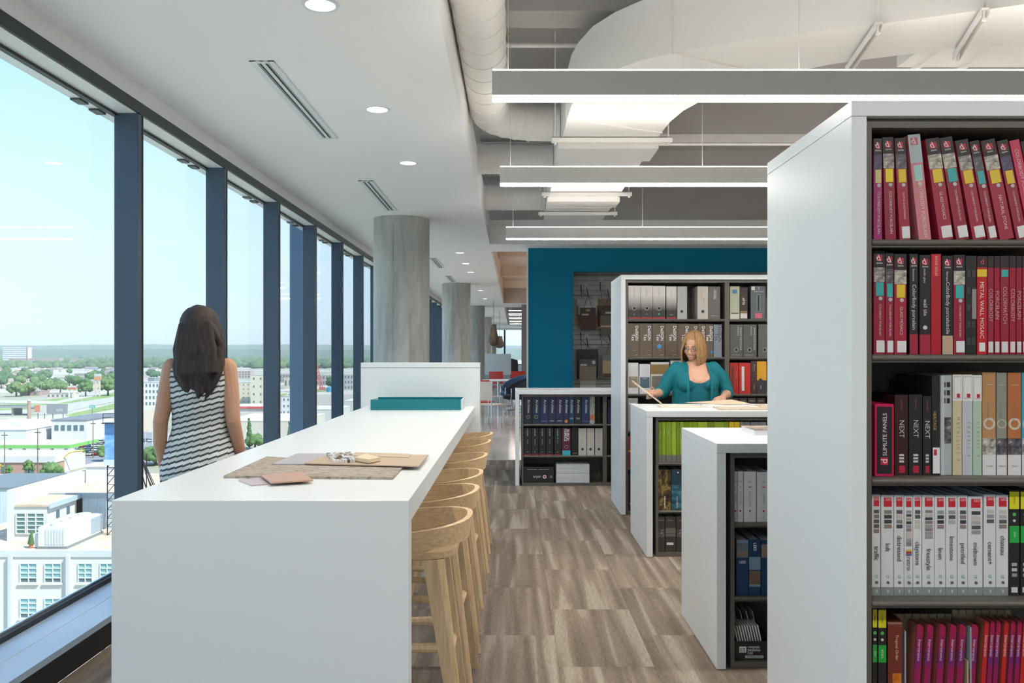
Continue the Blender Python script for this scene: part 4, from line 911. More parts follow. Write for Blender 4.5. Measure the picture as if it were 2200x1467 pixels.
# ---------------- unit E
YE = 9.675; NE_ = 'navy low bookcase'
c9x = lambda x: 1100+x/6.377
c9y = lambda y: 830+y/6.377
NAV = (.018, .028, .075)
ar = lambda g=[], s=.043: [('t', 'Architex', .58, .64, s, (.72, .75, .8), 'd')]+g
rows = [(164, 276, 140, 0, (.015, .022, .04), 'dark navy ring binder', ar([('o', .5, .26, .02)])), (281, 384, 140, 0, (.012, .03, .06), 'blue black ring binder', ar([('o', .5, .26, .02)])), (388, 496, 140, 0, (.02, .03, .10), 'royal navy binder', ar([('r', .1, .1, .9, .11, (.5, .5, .6), 'rule')])), (499, 597, 140, 0, (.028, .025, .065), 'violet navy binder', ar([('r', .2, .1, .8, .13, (.3, .35, .4))])), (600, 706, 140, 0, (.025, .028, .08), 'navy binder with grey tag', ar([('r', .2, .1, .8, .13, (.3, .35, .4))])),
 (709, 777, 140, 0, (.02, .03, .09), 'narrow navy binder with an orange dot', ar([('c', .5, .1, .018, (.55, .24, .05))])), (780, 850, 140, 0, (.012, .05, .11), 'narrow blue binder', ar([('t', '5/4', .5, .2, .03, (.6, .65, .7), 'h')])), (855, 952, 140, 0, (.018, .02, .026), 'charcoal binder', ar([('t', '5/4', .5, .2, .03, (.6, .65, .7), 'h')])), (957, 1063, 140, 0, (.02, .04, .12), 'bright navy binder', ar([('r', .1, .1, .9, .105, (.5, .5, .6), 'rule')])),
 (1065, 1134, 142, 0, noisy('patterned_spine', [(.4, (.22, .28, .24)), (.55, (.40, .43, .40)), (.65, (.12, .14, .12))], (30, 30, 30), .5), 'grey green patterned binder with red block', [('r', .05, .15, .95, .34, (.50, .14, .08))])]
put_row(rows, YE, ZL[0], 'upper shelf, '+NE_, c9x, c9y, d=.28, group='navy and black binders')
bb = lambda s: [('r', 0, .015, 1, .045, (.45, .03, .04), 'red_band'), ('t', 'arc|com', .5, .84, .024, WHT, 'd'), ('t', s, .5, .50, .0135, (.6, .6, .6), 'd'), ('t', '01', .5, .12, .018, (.5, .5, .5), 'h')]
cw = [('o', .5, .23, .017), ('t', 'Carnegie', .5, .70, .042, (.66, .42, .30), 'd'), ('t', 'xorel', .5, .1, .016, (.45, .45, .43), 'h')]
rows = [(165, 264, 572, 0, BLK, 'black binder with red foot', bb('contract')), (269, 364, 572, 0, BLK, 'second black binder with red foot', bb('wallcovering')), (371, 462, 572, 0, BLK, 'third black binder with red foot', bb('wallcovering')), (470, 567, 572, 0, BLK, 'fourth black binder with red foot', bb('upholstery')), (580, 676, 574, 0, (.02, .025, .025), 'black binder with green dot and red foot', bb('privacy')+[('c', .5, .635, .008, (.02, .45, .25))]),
 (684, 806, 572, 0, (.12, .018, .035), 'burgundy ring binder with cyan label', [('o', .5, .31, .019), ('r', .04, .0, .96, .18, (.04, .48, .58)), ('t', 'BURCH', .68, .75, .038, WHT, 'd', {'bold': .001}), ('t', 'FABRICS', .38, .75, .038, WHT, 'd', {'bold': .001})]), (815, 908, 565, 0, (.012, .013, .014), 'plain black binder', [('r', .2, .07, .8, .085, (.35, .36, .36), 'rule')]),
 (911, 1020, 576, 0, (.55, .55, .52), 'cream ring binder', cw), (1027, 1127, 576, 0, (.55, .55, .52), 'second cream ring binder', cw), (1139, 1242, 576, 0, (.55, .55, .52), 'third cream ring binder', cw)]
put_row(rows, YE, ZL[1], 'middle shelf, '+NE_, c9x, c9y, d=.28, group='navy and black binders')
rows = [(160, 572, 1105, 0, BLK, '', [('t', 'arpar', .45, .4, .042, WHT, 'h'), ('c', .7, .38, .021, WHT), ('c', .7, .38, .011, (.5, .02, .08)), ('r', .88, .3, .95, .46, (.2, .2, .2), 'emblem'), ('r', .12, .83, .45, .87, (.3, .3, .3), 'handle_slot'), ('r', .5, .83, .85, .87, (.3, .3, .3), 'handle_slot')], {'kind': 'box', 'name': 'sample_box', 'cat': 'box', 'label': 'long black sample box on the bottom of the navy low bookcase'}),
 (606, 1062, 1192, 0, (.62, .66, .70), '', [('t', 'CARNEGIE wallcovering', .32, .5, .022, (.45, .47, .5), 'h', {'spacing': 1.2})], {'kind': 'box', 'name': 'sample_box', 'cat': 'box', 'label': 'white sample box, lower of two stacked under the cream binders'})]
bx = put_row(rows, YE, .03, '', c9x, c9y, d=.28)
z1 = PYZ(c9y(1188), YE); h1 = PYZ(c9y(1062), YE)-z1
binder(PXW(c9x(608), YE), YE, z1, PXW(c9x(1060), YE)-PXW(c9x(608), YE), h1, .28, (.62, .66, .70), 'white sample box, upper of two stacked under the cream binders', [('t', 'CARNEGIE wallcovering', .32, .5, .022, (.45, .47, .5), 'h', {'spacing': 1.2})]+[('r', .1+.2*q, .88, .2+.2*q, .95, (.4, .42, .44), 'slot') for q in range(4)], 0, 'sample_box', 'box', None, 'box')
rows = [(1312, 1420, 180, 0, (.02, .03, .09), 'navy binder right of the divider', ar()), (1424, 1530, 180, 0, (.02, .03, .09), 'navy binder hidden by the tall panel', ar())]
put_row(rows, YE, ZL[0], 'upper shelf, '+NE_, c9x, c9y, d=.28)
# ================================================================== PEOPLE
def remeshed(mb, name, mats, voxel=.005, it=4, fac=.5, planes=(), keep=None):
    me = mb.mesh('tmp', mats[0] if isinstance(mats, (list, tuple)) else mats)
    o = bpy.data.objects.new('tmp', me); col.objects.link(o)
    r = o.modifiers.new('r', 'REMESH'); r.mode = 'VOXEL'; r.voxel_size = voxel; r.use_smooth_shade = True
    s = o.modifiers.new('s', 'SMOOTH'); s.factor = fac; s.iterations = it
    dg = bpy.context.evaluated_depsgraph_get(); dg.update()
    out = bpy.data.meshes.new_from_object(o.evaluated_get(dg))
    bpy.data.objects.remove(o); bpy.data.meshes.remove(me)
    out.name = name
    if planes or keep:
        bm = bmesh.new(); bm.from_mesh(out)
        for co, no in planes: bmesh.ops.bisect_plane(bm, geom=list(bm.verts)+list(bm.edges)+list(bm.faces), plane_co=co, plane_no=no)
        if keep:
            bad = [f for f in bm.faces if not keep(f.calc_center_median())]
            bmesh.ops.delete(bm, geom=bad, context='FACES')
        for _ in range(10):
            new = {}
            for v in bm.verts:
                nb = [e.other_vert(v) for e in v.link_edges if e.is_boundary]
                if len(nb) == 2: new[v] = v.co*.4+(nb[0].co+nb[1].co)*.3
            for v, c_ in new.items(): v.co = c_
        bm.to_mesh(out); bm.free()
    out.materials.clear()
    for m in (mats if isinstance(mats, (list, tuple)) else [mats]): out.materials.append(m)
    for p in out.polygons: p.use_smooth = True
    return out

def hand(mb, W, d, n, s, curl=(.5, .6, .5), k=1., spread=.0):
    """palm and five fingers; d towards the fingertips, n the side the fingers curl to, s towards the thumb"""
    d, n, s = Vector(d).normalized(), Vector(n).normalized(), Vector(s).normalized(); W = Vector(W)
    for j in range(4):
        o_ = s*(.030-.020*j)*k
        mb.limb([W+d*.008*k+o_*.55, W+d*.045*k+o_*.9, W+d*.088*k+o_], [.013*k, .014*k, .0115*k], 8)
    for j, (L, off) in enumerate(((.072, .031), (.080, .0105), (.074, -.0105), (.058, -.031))):
        p = W+d*(.088-(.006 if j == 3 else 0))*k+s*off*k; a = 0; pts = [p]; rad = [.0098*k]
        dirv = (d+s*spread*off*20).normalized()
        for q, f in enumerate((.45, .32, .23)):
            a += curl[q]; v = dirv*math.cos(a)+n*math.sin(a); p = p+v*L*f*k; pts.append(p); rad.append((.0092, .0084, .007)[q]*k)
        mb.limb(pts, rad, 8)
    p = W+d*.022*k+s*.026*k; pts = [p, p+(d*.55+s*.75+n*.25).normalized()*.036*k]
    pts.append(pts[-1]+(d*.85+s*.2+n*.45).normalized()*.03*k); pts.append(pts[-1]+(d*.85-s*.1+n*.5).normalized()*.024*k)
    mb.limb(pts, [.0145*k, .0125*k, .0105*k, .0085*k], 8)

def head_shapes(mb, M_):
    st = len(mb.v)
    mb.ell((0, .014, .036), (.076, .094, .082), 20, 14); mb.ell((0, -.022, -.028), (.064, .070, .084), 18, 14)
    mb.ell((0, -.050, -.086), (.032, .034, .026), 12, 10); mb.ell((0, -.02, -.07), (.05, .05, .035), 14, 10)
    for s in (-1, 1):
        mb.ell((.036*s, -.062, -.034), (.024, .022, .024), 12, 8); mb.ell((.074*s, .012, -.012), (.010, .019, .031), 10, 8)
        mb.ell((.03*s, -.083, .020), (.024, .010, .008), 10, 6); mb.ell((.0105*s, -.100, -.036), (.009, .010, .008), 8, 6)
    mb.limb([(0, -.090, .012), (0, -.101, -.014), (0, -.111, -.033)], [.008, .0095, .0115], 8)
    mb.ell((0, -.088, -.062), (.024, .012, .010), 10, 6)
    mb.xf(M_, st)
def child(name, mb, m, parent, smooth=True): return mb.build(name, m, parent, smooth=smooth)

SKIN = mat('skin', (.62, .36, .25), .5, sub=.12); SKIN2 = mat('skin_tan', (.50, .28, .18), .5, sub=.12)
# ---------------------------------------------------------------- woman in the teal cardigan
wo = thing('person', (1.585, 7.52, 0), 'woman in teal cardigan and glasses smiling over samples behind the counter', 'person')
MH = Matrix.Translation((-.022, -.02, 1.552)) @ Matrix.Rotation(R(-28), 4, 'Z') @ Matrix.Rotation(R(5), 4, 'Y') @ Matrix.Rotation(R(15), 4, 'X')
TR = [(0, .01, .80, .165, .125), (0, .01, .88, .195, .15), (0, .005, 1.0, .18, .14), (0, 0, 1.08, .168, .13), (0, -.003, 1.17, .176, .135), (0, -.005, 1.25, .184, .138), (0, .0, 1.31, .186, .12), (0, .008, 1.36, .172, .098), (0, .014, 1.395, .12, .075), (0, .016, 1.42, .066, .06)]
def torso2(mb, g=0, top=99):
    mb.loft([(a, b, c, d+g, e+g) for a, b, c, d, e in TR if c <= top], 28)
    for s in (-1, 1): mb.ell((.082*s, -.085, 1.235), (.082+g, .075+g, .082+g), 14, 10)
ARM_L = [(-.158, .01, 1.358), (-.225, .02, 1.27), (-.278, .02, 1.155), (-.345, -.075, 1.142), (-.415, -.18, 1.135)]
ARM_R = [(.158, .01, 1.358), (.235, .025, 1.27), (.285, .03, 1.15), (.245, -.10, 1.13), (.188, -.22, 1.118)]
RAD = [.055, .053, .045, .040, .027]
mb = MB(); torso2(mb)
mb.tube([(0, .016, 1.39), (-.006, .008, 1.46), (-.02, -.005, 1.52)], [.058, .05, .05], 16)
for A in (ARM_L, ARM_R): mb.limb([Vector(p) for p in A], RAD, 12)
hand(mb, ARM_L[-1], (-.45, -.85, .05), (.75, -.35, .1), (.2, .1, 1), (.55, .75, .5))
hand(mb, ARM_R[-1], (-.5, -.82, -.22), (-.1, .2, -1), (-.85, .5, .1), (.45, .5, .4), spread=.1)
for s in (-1, 1): mb.limb([Vector((.095*s, .01, .82)), Vector((.10*s, .0, .46)), Vector((.10*s, .01, .08))], [.092, .058, .038], 12); mb.limb([Vector((.10*s, .03, .045)), Vector((.105*s, -.12, .025))], [.038, .026], 10)
head_shapes(mb, MH)
put('body', remeshed(mb, 'body', SKIN, .0045, 3), wo)
def headpart(name, mb, m, par=wo, smooth=True, MH_=None):
    mb.xf(MH_ or MH); return mb.build(name, m, par, smooth=smooth)
for s in (-1, 1):
    e = headpart('eye', MB().ell((.0305*s, -.0805, .000), (.0135, .009, .0075), 12, 8), mat('eye_white', (.75, .74, .72), .2))
    headpart('iris', MB().ell((.0305*s-.003, -.0885, -.002), (.005, .002, .005), 10, 6), mat('iris', (.05, .07, .08), .2))
    headpart('eyelid', MB().limb([Vector((.0305*s-.015, -.084, .001)), Vector((.0305*s, -.0895, .0055)), Vector((.0305*s+.015, -.084, .001))], [.003]*3, 6), SKIN)
    headpart('eyebrow', MB().limb([Vector((.0305*s-.017, -.092, .0215)), Vector((.0305*s, -.0955, .0265)), Vector((.0305*s+.018, -.086, .022))], [.0022, .003, .0015], 6), mat('brow', (.28, .16, .08), .8))
# smiling mouth
headpart('teeth', MB().prism([(-.021, -.0985, -.0585), (0, -.1015, -.0625), (.021, -.0985, -.0585), (.017, -.0985, -.0665), (0, -.1005, -.0715), (-.017, -.0985, -.0665)], (0, .006, 0)), mat('teeth', (.8, .78, .74), .25))
lip = mat('lips', (.50, .21, .18), .45)
headpart('upper_lip', MB().limb([Vector(p) for p in ((-.028, -.093, -.0555), (-.012, -.1005, -.0585), (0, -.102, -.060), (.012, -.1005, -.0585), (.028, -.093, -.0555))], [.002, .0032, .003, .0032, .002], 8), lip)
headpart('lower_lip', MB().limb([Vector(p) for p in ((-.028, -.093, -.0555), (-.016, -.0985, -.069), (0, -.1015, -.0745), (.016, -.0985, -.069), (.028, -.093, -.0555))], [.002, .0036, .0045, .0036, .002], 8), lip)
gl = MB()
for s in (-1, 1):
    q = [(s*.032+.0225*math.cos(a)*(1+.0*abs(math.cos(a))), -.106+.004*abs(math.cos(a))*(s*math.cos(a) > 0), -.006+.0135*math.copysign(abs(math.sin(a))**.7, math.sin(a))) for a in [2*math.pi*k/20 for k in range(20)]]
    gl.tube(q, .0014, 6, closed=True); gl.tube([(s*.0545, -.103, -.002), (s*.074, -.06, .0), (s*.080, .01, -.002)], .0014, 6)
gl.tube([(-.0095, -.106, -.003), (0, -.108, -.0005), (.0095, -.106, -.003)], .0014, 6)
headpart('glasses', gl, mat('spectacle_frame', (.03, .028, .03), .3, .3))
# hair: locks laid over the skull then hanging
def lock(mb, ph, el, length, part, sk=(.083, .103, .092), c=(0, .014, .036), r0=.017, flare=1.0, jit=.006, wave=.0, zend=None):
    pts = []; rad = []
    a0 = Vector((part, -.03+.09*random.random(), c[2]+sk[2]*.99))
    dirv = Vector((math.sin(ph), -math.cos(ph), 0))
    for k in range(6):
        u = (k/5); th = R(88)*(1-u)
        p = Vector((c[0]+sk[0]*math.cos(th)*dirv.x, c[1]+sk[1]*math.cos(th)*dirv.y, c[2]+sk[2]*math.sin(th)))
        if k == 0: p = a0
        elif k == 1: p = p*.6+a0*.4
        pts.append(p); rad.append(r0*(.55+.45*u))
    last = pts[-1]
    for k in range(1, 6):
        u = k/5
        pts.append(last+Vector((dirv.x*.016*flare*math.sin(u*3), dirv.y*.016*flare*math.sin(u*3), -length*u))+Vector((random.uniform(-jit, jit), random.uniform(-jit, jit), 0))*u)
        rad.append(r0*(1-.55*u))
    mb.limb(pts, rad, 8)
random.seed(21)
hm = MB()
for k in range(96):
    f0 = -180+3.75*k+random.uniform(-1.5, 1.5); f = abs(f0)
    if f < 50: continue
    lock(hm, R(f0), 0, random.uniform(.20, .225)-(.015 if f > 140 else 0), .018, r0=random.uniform(.0085, .0115), flare=1.25, jit=.003, sk=(.087, .106, .095))
for (a, b) in ((-47, .18), (-50, .19), (42, .205), (46, .21), (50, .21), (36, .19), (39, .2)): lock(hm, R(a), 0, b, .018, r0=.0095, sk=(.086, .110, .095), flare=1.5, jit=.003)
hm.ell((0, .022, .042), (.083, .098, .090), 18, 12)
hm.tube([(0, .075, .02), (0, .085, -.08), (0, .09, -.17)], [(.062, .03), (.07, .03), (.065, .018)], 14)
hm.xf(MH)
HAIR1 = noisy('blonde_hair', [(.32, (.20, .095, .035)), (.5, (.37, .205, .085)), (.68, (.56, .36, .17))], (150, 150, 5), .5, 5, .5, (420, 420, 8))
put('hair', remeshed(hm, 'hair', HAIR1, .0036, 6), wo)
CARD = noisy('teal_knit', [(.35, (.0, .145, .185)), (.65, (.0, .185, .23))], (30, 30, 6), .8, 3, .25, (300, 300, 60)); TOP = mat('teal_top', (.0, .13, .175), .8)
mb = MB(); torso2(mb, .007, 1.37)
mb.loft([(0, .01, .82, .205, .16), (0, .005, 1.02, .19, .15), (0, -.003, 1.18, .186, .145)], 28)
put('top', remeshed(mb, 'top', TOP, .006, 4, keep=lambda p: (p.z < 1.232+min(.2, (p.x/.105)**2*.05) and p.y < .03) or (p.y >= .03 and p.z < 1.33)), wo)
mb = MB(); torso2(mb, .017, 1.40)
mb.loft([(0, .015, .80, .225, .17), (0, .01, 1.0, .205, .16), (0, .0, 1.18, .2, .155)], 28)
mb.loft([(0, .01, 1.36, .185, .11), (0, .016, 1.415, .10, .085), (0, .018, 1.43, .09, .078)], 24)
for A in (ARM_L, ARM_R):
    q = [Vector(p) for p in A]; e = q[3]*.72+q[2]*.28
    mb.limb([q[0], q[1], q[2]], [.063, .064, .058], 14); mb.tube([q[2], e], [.058, .056], 14)
def kcard(p):
    if p.y < .01 and p.z > .8:
        wdt = .098 if p.z > 1.22 else .098+.004
        if abs(p.x-.004) < wdt and p.z < 1.5 and p.y < -.0: return False
    if p.z > 1.40 and math.hypot(p.x, (p.y-.016)*1.1) < .085: return False
    return True
cdg = put('cardigan', remeshed(mb, 'cardigan', CARD, .006, 4, planes=[((.102, 0, 0), (1, 0, 0)), ((-.094, 0, 0), (1, 0, 0)), ((0, 0, 0), (0, 1, 0))], keep=kcard), wo)
for s, xx in ((-1, -.097), (1, .106)):               # rolled front bands
    ptsb = []
    for z_ in (.82, .95, 1.08, 1.16, 1.22, 1.27, 1.32, 1.37, 1.405):
        yb = -.158 if z_ < 1.1 else (-.168 if z_ < 1.2 else (-.172 if z_ < 1.26 else (-.155 if z_ < 1.3 else (-.125 if z_ < 1.35 else (-.09 if z_ < 1.39 else -.03)))))
        ptsb.append(Vector((xx*(1 if z_ < 1.35 else .92), yb, z_)))
    mbb = MB().limb(ptsb, [(.012, .007)]*len(ptsb), 8); mbb.build('front_band', CARD, wo, smooth=True)
sk = MB().loft([(0, .01, .86, .205, .162), (0, .01, .6, .235, .19), (0, .01, .45, .24, .20)], 28); sk.build('skirt', mat('dark_skirt', (.03, .03, .04), .8), wo, smooth=True)

# ---------------------------------------------------------------- woman walking by the windows, seen from behind
w1 = thing('person', (-1.645, 4.52, 0), 'woman with long dark hair in patterned sleeveless dress walking beside the windows', 'person', None, R(184))
T1 = [(0, .02, .82, .165, .125), (0, .025, .92, .178, .138), (0, .015, 1.0, .163, .125), (0, .0, 1.10, .135, .105), (0, -.003, 1.18, .135, .108), (0, -.003, 1.27, .15, .115), (0, .005, 1.36, .158, .10), (0, .012, 1.42, .148, .082), (0, .016, 1.455, .10, .066), (0, .018, 1.475, .056, .053)]
MH1 = Matrix.Translation((0, -.012, 1.612)) @ Matrix.Rotation(R(4), 4, 'Y')
def torso1(mb, g=0, top=99):
    mb.loft([(a, b, c, d+g, e+g) for a, b, c, d, e in T1 if c <= top], 28)
    for s in (-1, 1): mb.ell((.066*s, -.075, 1.285), (.062+g, .06+g, .062+g), 14, 10); mb.ell((.075*s, .07, .92), (.088+g, .078+g, .09+g), 14, 10)
mb = MB(); torso1(mb)
mb.tube([(0, .018, 1.45), (0, .006, 1.52), (0, -.002, 1.57)], [.05, .045, .045], 16)
AL = [(-.140, .012, 1.42), (-.160, .02, 1.28), (-.176, .03, 1.14), (-.19, -.01, 1.02), (-.205, -.055, .905)]
AR_ = [(.140, .012, 1.42), (.165, .03, 1.28), (.188, .05, 1.14), (.196, .03, 1.02), (.190, -.0, .905)]
for A in (AL, AR_): mb.limb([Vector(p) for p in A], [.052, .045, .038, .034, .023], 12)
hand(mb, AL[-1], (-.04, -.2, -1), (.9, 0, 0), (.1, -1, .1), (.25, .35, .3), .95); hand(mb, AR_[-1], (-.03, -.15, -1), (-.9, 0, 0), (-.1, -1, .1), (.25, .35, .3), .95)
mb.limb([Vector((-.085, .02, .86)), Vector((-.088, -.06, .5)), Vector((-.088, -.02, .13))], [.085, .052, .034], 12); mb.limb([Vector((.085, .02, .86)), Vector((.088, .04, .5)), Vector((.088, .16, .15))], [.085, .052, .034], 12)
mb.limb([Vector((-.088, -.0, .09)), Vector((-.09, -.13, .03))], [.033, .024], 10); mb.limb([Vector((.088, .18, .10)), Vector((.09, .06, .03))], [.033, .024], 10)
head_shapes(mb, MH1)
put('body', remeshed(mb, 'body', SKIN2, .0045, 3), w1)
for s in (-1, 1):
    headpart('eye', MB().ell((.0305*s, -.0805, .000), (.0135, .009, .0075), 12, 8), mat('eye_white', (.75, .74, .72)), w1, True, MH1)
headpart('lips', MB().ell((0, -.0985, -.062), (.022, .006, .007), 12, 8), lip, w1, True, MH1)
DR = mat('dash_dress', (.6, .64, .63), .75); N_, L_, B_ = nodes(DR)
def _m(op, a, b=None, c=None):
    n = N_.new('ShaderNodeMath'); n.operation = op
    for i, v in enumerate((a, b, c)):
        if v is None: continue
        if isinstance(v, (int, float)): n.inputs[i].default_value = v
        else: L_.new(v, n.inputs[i])
    return n.outputs[0]
tc = N_.new('ShaderNodeTexCoord'); sp = N_.new('ShaderNodeSeparateXYZ'); L_.new(tc.outputs['Object'], sp.inputs[0])
xs = _m('MULTIPLY', sp.outputs['X'], 1/.040); fx_ = _m('FRACT', xs); ix = _m('FLOOR', xs)
zz_ = _m('ADD', _m('MULTIPLY', sp.outputs['Z'], 1/.0275), _m('MULTIPLY', ix, .37)); zz_ = _m('ADD', zz_, _m('MULTIPLY', fx_, .55))
dash = _m('LESS_THAN', _m('FRACT', zz_), .37); cellv = _m('FRACT', _m('MULTIPLY', _m('FLOOR', zz_), .618))
mxa = N_.new('ShaderNodeMixRGB'); mxa.inputs[1].default_value = (.66, .71, .70, 1); mxa.inputs[2].default_value = (.46, .51, .51, 1); L_.new(cellv, mxa.inputs[0])
mxb = N_.new('ShaderNodeMixRGB'); mxb.inputs[2].default_value = (.035, .042, .05, 1); L_.new(dash, mxb.inputs[0]); L_.new(mxa.outputs[0], mxb.inputs[1]); L_.new(mxb.outputs[0], B_.inputs['Base Color'])
mb = MB(); torso1(mb, .009, 1.44)
mb.loft([(0, .025, .93, .192, .155), (0, .02, .75, .195, .165), (0, .015, .55, .185, .16), (0, .015, .47, .18, .16)], 28)
mb.loft([(0, .012, 1.41, .135, .085), (0, .016, 1.452, .105, .074), (0, .018, 1.462, .095, .068)], 24)
def kd(p):
    if p.z > 1.26 and abs(p.x) > .172-.012*max(0, (p.z-1.30)/.15): return False
    if p.z > 1.445 and math.hypot(p.x, p.y-.018) < .078: return False
    return p.z > .475
put('dress', remeshed(mb, 'dress', DR, .006, 4, keep=kd), w1)
random.seed(33); hm = MB()
for k in range(44):
    ph = R(-180+8.2*k); f = abs(math.degrees(ph))
    if f < 55: continue
    L_len = (.25+.13*max(0, (f-90)/90))*random.uniform(.92, 1.04)
    st = len(hm.v)
    lock(hm, ph, 0, L_len, 0, r0=.019, flare=1.0, jit=.02)
for k in range(30):                                   # long mass down the back
    x0 = random.uniform(-.085, .085); L2 = random.uniform(.22, .31)-abs(x0)*.9
    hm.limb([Vector((x0*.8, .085+.02*random.random(), .03)), Vector((x0, .118, -.10)), Vector((x0*1.0, .135, -.22)), Vector((x0*.85+random.uniform(-.01, .01), .128, -.10-L2*.62)), Vector((x0*.6+random.uniform(-.02, .02), .118, -.08-L2))], [.02, .022, .021, .016, .006], 8)
for s in (-1, 1):                                     # fuller sides falling behind the shoulders
    for q in range(6):
        hm.limb([Vector((s*.072, .03+.012*q, .02)), Vector((s*(.098+.003*q), .055, -.09)), Vector((s*(.112-.002*q), .085, -.17)), Vector((s*(.104-.008*q), .112, -.23-.014*q)), Vector((s*(.085-.012*q), .118, -.27-.018*q))], [.02, .023, .023, .018, .008], 8)
hm.ell((0, .022, .042), (.083, .098, .09), 18, 12)
hm.xf(MH1)
HAIR2 = noisy('dark_hair', [(.32, (.006, .0045, .0045)), (.55, (.020, .011, .009)), (.72, (.065, .027, .015))], (110, 110, 3), .55, 5, .4, (380, 380, 6))
put('hair', remeshed(hm, 'hair', HAIR2, .005, 2), w1)
for (x, y) in ((-.089, -.07), (.089, .11)):
    MB().loft([(x, y+.02, 0.0, .034, .105), (x, y+.015, .012, .036, .108), (x, y+.05, .05, .034, .05), (x, y+.07, .075, .034, .036)], 16).build('shoe', mat('black_shoe', (.02, .02, .02), .35), w1, smooth=True)
# ================================================================== THINGS ON THE LOW BOOKCASES
z = 1.0704
def q7(pts, zz): return [PZ(1350+x/6.987, 690+y/6.987, zz) for x, y in pts]
mkr = mat('kraft_paper', (.62, .50, .36), .7); mcr = mat('cream_paper', (.72, .66, .55), .7)
slab('sample_folder', [(1.13, 6.62), (1.47, 6.62), (1.46, 6.86), (1.14, 6.86)], z, .012, mcr, 'cream sample folder at the left of the lime bookcase top', 'folder')
f2 = slab('sample_folder', [(1.49, 6.62), (1.86, 6.62), (1.85, 6.88), (1.50, 6.88)], z, .012, mat('white_folder', (.74, .72, .68), .7), 'white sample folder in front of the woman', 'folder')
MB().box(-.14, -.134, -.131, -.129, .001, .011).build('tab', M['black'], f2)
slab('sample_board', [(1.52, 6.38), (2.6, 6.38), (2.62, 6.60), (1.54, 6.60)], z, .010, noisy('beige_weave', [(.35, (.45, .38, .28)), (.65, (.62, .55, .44))], (120, 120, 60), .9), 'long beige woven sample board along the lime bookcase front', 'sample board')
slab('kraft_sheet', [(1.92, 6.66), (2.6, 6.64), (2.6, 6.98), (1.95, 6.98)], z, .006, mkr, 'kraft paper sheet at the right of the bookcase top', 'paper sheet')
# creased sheet under her left hand
cs = MB(); vs_ = [(-.32, .10, .016), (0.0, .04, .034), (.17, -.10, .018), (-.05, -.14, .016), (.03, -.03, .048)]
cs.add([Vector(v) for v in vs_]+[Vector(v)+Vector((0, 0, .0012)) for v in vs_], [(0, 4, 1), (1, 4, 2), (2, 4, 3), (3, 4, 0), (5, 6, 9), (6, 7, 9), (7, 8, 9), (8, 5, 9), (0, 1, 6, 5), (1, 2, 7, 6), (2, 3, 8, 7), (3, 0, 5, 8)])
o = cs.build('creased_sheet', mkr); o.location = (1.72, 6.95, z); tag(o, 'creased tan paper sheet under the left hand of the woman', 'paper sheet')
# board held in her right hand
hb = thing('held_board', (1.20, 7.12, 1.10), 'narrow beige sample board held up by the woman in teal', 'sample board')
ln = .275; ang = R(-37)
m = MB().box(-ln*.62, ln*.42, -.11, .10, -.0035, .0035); b_ = m.build('board', mat('beige_board', (.60, .50, .38), .6), hb)
m = MB().box(-ln*.60, ln*.40, -.108, .098, .0036, .006); m.build('facing', mat('pale_facing', (.66, .58, .47), .6), hb)
hb.rotation_euler = (R(8), R(37), R(6))
hb.location = (1.135, 7.19, 1.145)
# white book on the nearest low bookcase
bk = thing('book', (1.42, 4.60, z), 'white paperback with a photo cover lying on the nearest low bookcase', 'book')
MB().box(-.17, .22, -.13, .13, 0, .026).build('pages', M['paper'], bk); MB().box(-.172, .222, -.132, .132, .0262, .028).build('cover', noisy('photo_cover', [(.4, (.12, .09, .07)), (.55, (.35, .27, .2)), (.7, (.65, .6, .55))], (9, 9, 9), .35), bk)

# ================================================================== SAMPLES HANGING ON THE SLATWALL
yt = 13.3
cSx = lambda x: 1120+x/4.89
cSy = lambda y: 560+y/4.89
def hanging(x0, x1, y0, y1, Y, hook, top_c, main_c, lbl, extra=(), fan=True, n=1):
    X0, X1 = PXW(cSx(x0), Y), PXW(cSx(x1), Y); z0, z1 = PYZ(cSy(y1), Y), PYZ(cSy(y0), Y); xc = (X0+X1)/2; zh = PYZ(cSy(hook), Y)
    t = thing('hanging_sample', (xc, Y, z0), lbl, 'sample board', 'sample boards hung on the slatwall'); w_, h_ = X1-X0, z1-z0; hx = -.10 if Y > yt+.4 else 0.
    MB().box(-w_/2, w_/2, 0, .018, 0, h_*.76).build('sample', main_c if not isinstance(main_c, tuple) else C(main_c, .6), t)
    MB().box(-w_/2-.002, w_/2+.002, -.002, .02, h_*.76, h_).build('header', top_c if not isinstance(top_c, tuple) else C(top_c, .5), t)
    for (u0, v0, u1, v1, c) in extra: MB().box(-w_/2+u0*w_, -w_/2+u1*w_, -.0042, -.0021, v0*h_, v1*h_).build('label', C(c, .5), t)
    for s in (-1, 1): MB().tube([(s*w_*.28, .01, h_), (hx, .01, zh-z0)], .0035, 6).build('hanger_wire', M['black'], t)
    MB().tube([(hx, .01, zh-z0), (hx, .012, zh-z0+.02), (hx, yt+.592-Y, zh-z0+.13)], .007, 6).build('hook', M['black'], t)
    MB().box(hx-.035, hx+.035, yt+.580-Y, yt+.596-Y, zh-z0+.09, zh-z0+.19).build('hook_plate', C((.45, .46, .46), .4), t)
    return t
hanging(588, 803, 405, 695, yt+.50, 330, (.45, .47, .47), (.28, .16, .07), 'grey and brown board behind the maroon one on the slatwall', [(.05, .45, .95, .76, (.5, .51, .5))])
hanging(622, 780, 495, 728, yt+.36, 360, (.02, .022, .022), (.07, .028, .024), 'maroon leather sample with black header on the slatwall', [(.1, .66, .55, .73, (.5, .5, .5)), (.36, .84, .64, .95, (.4, .22, .06))])
hanging(808, 985, 400, 690, yt+.50, 300, (.20, .15, .09), (.10, .06, .04), 'dark brown board behind the veined one on the slatwall')
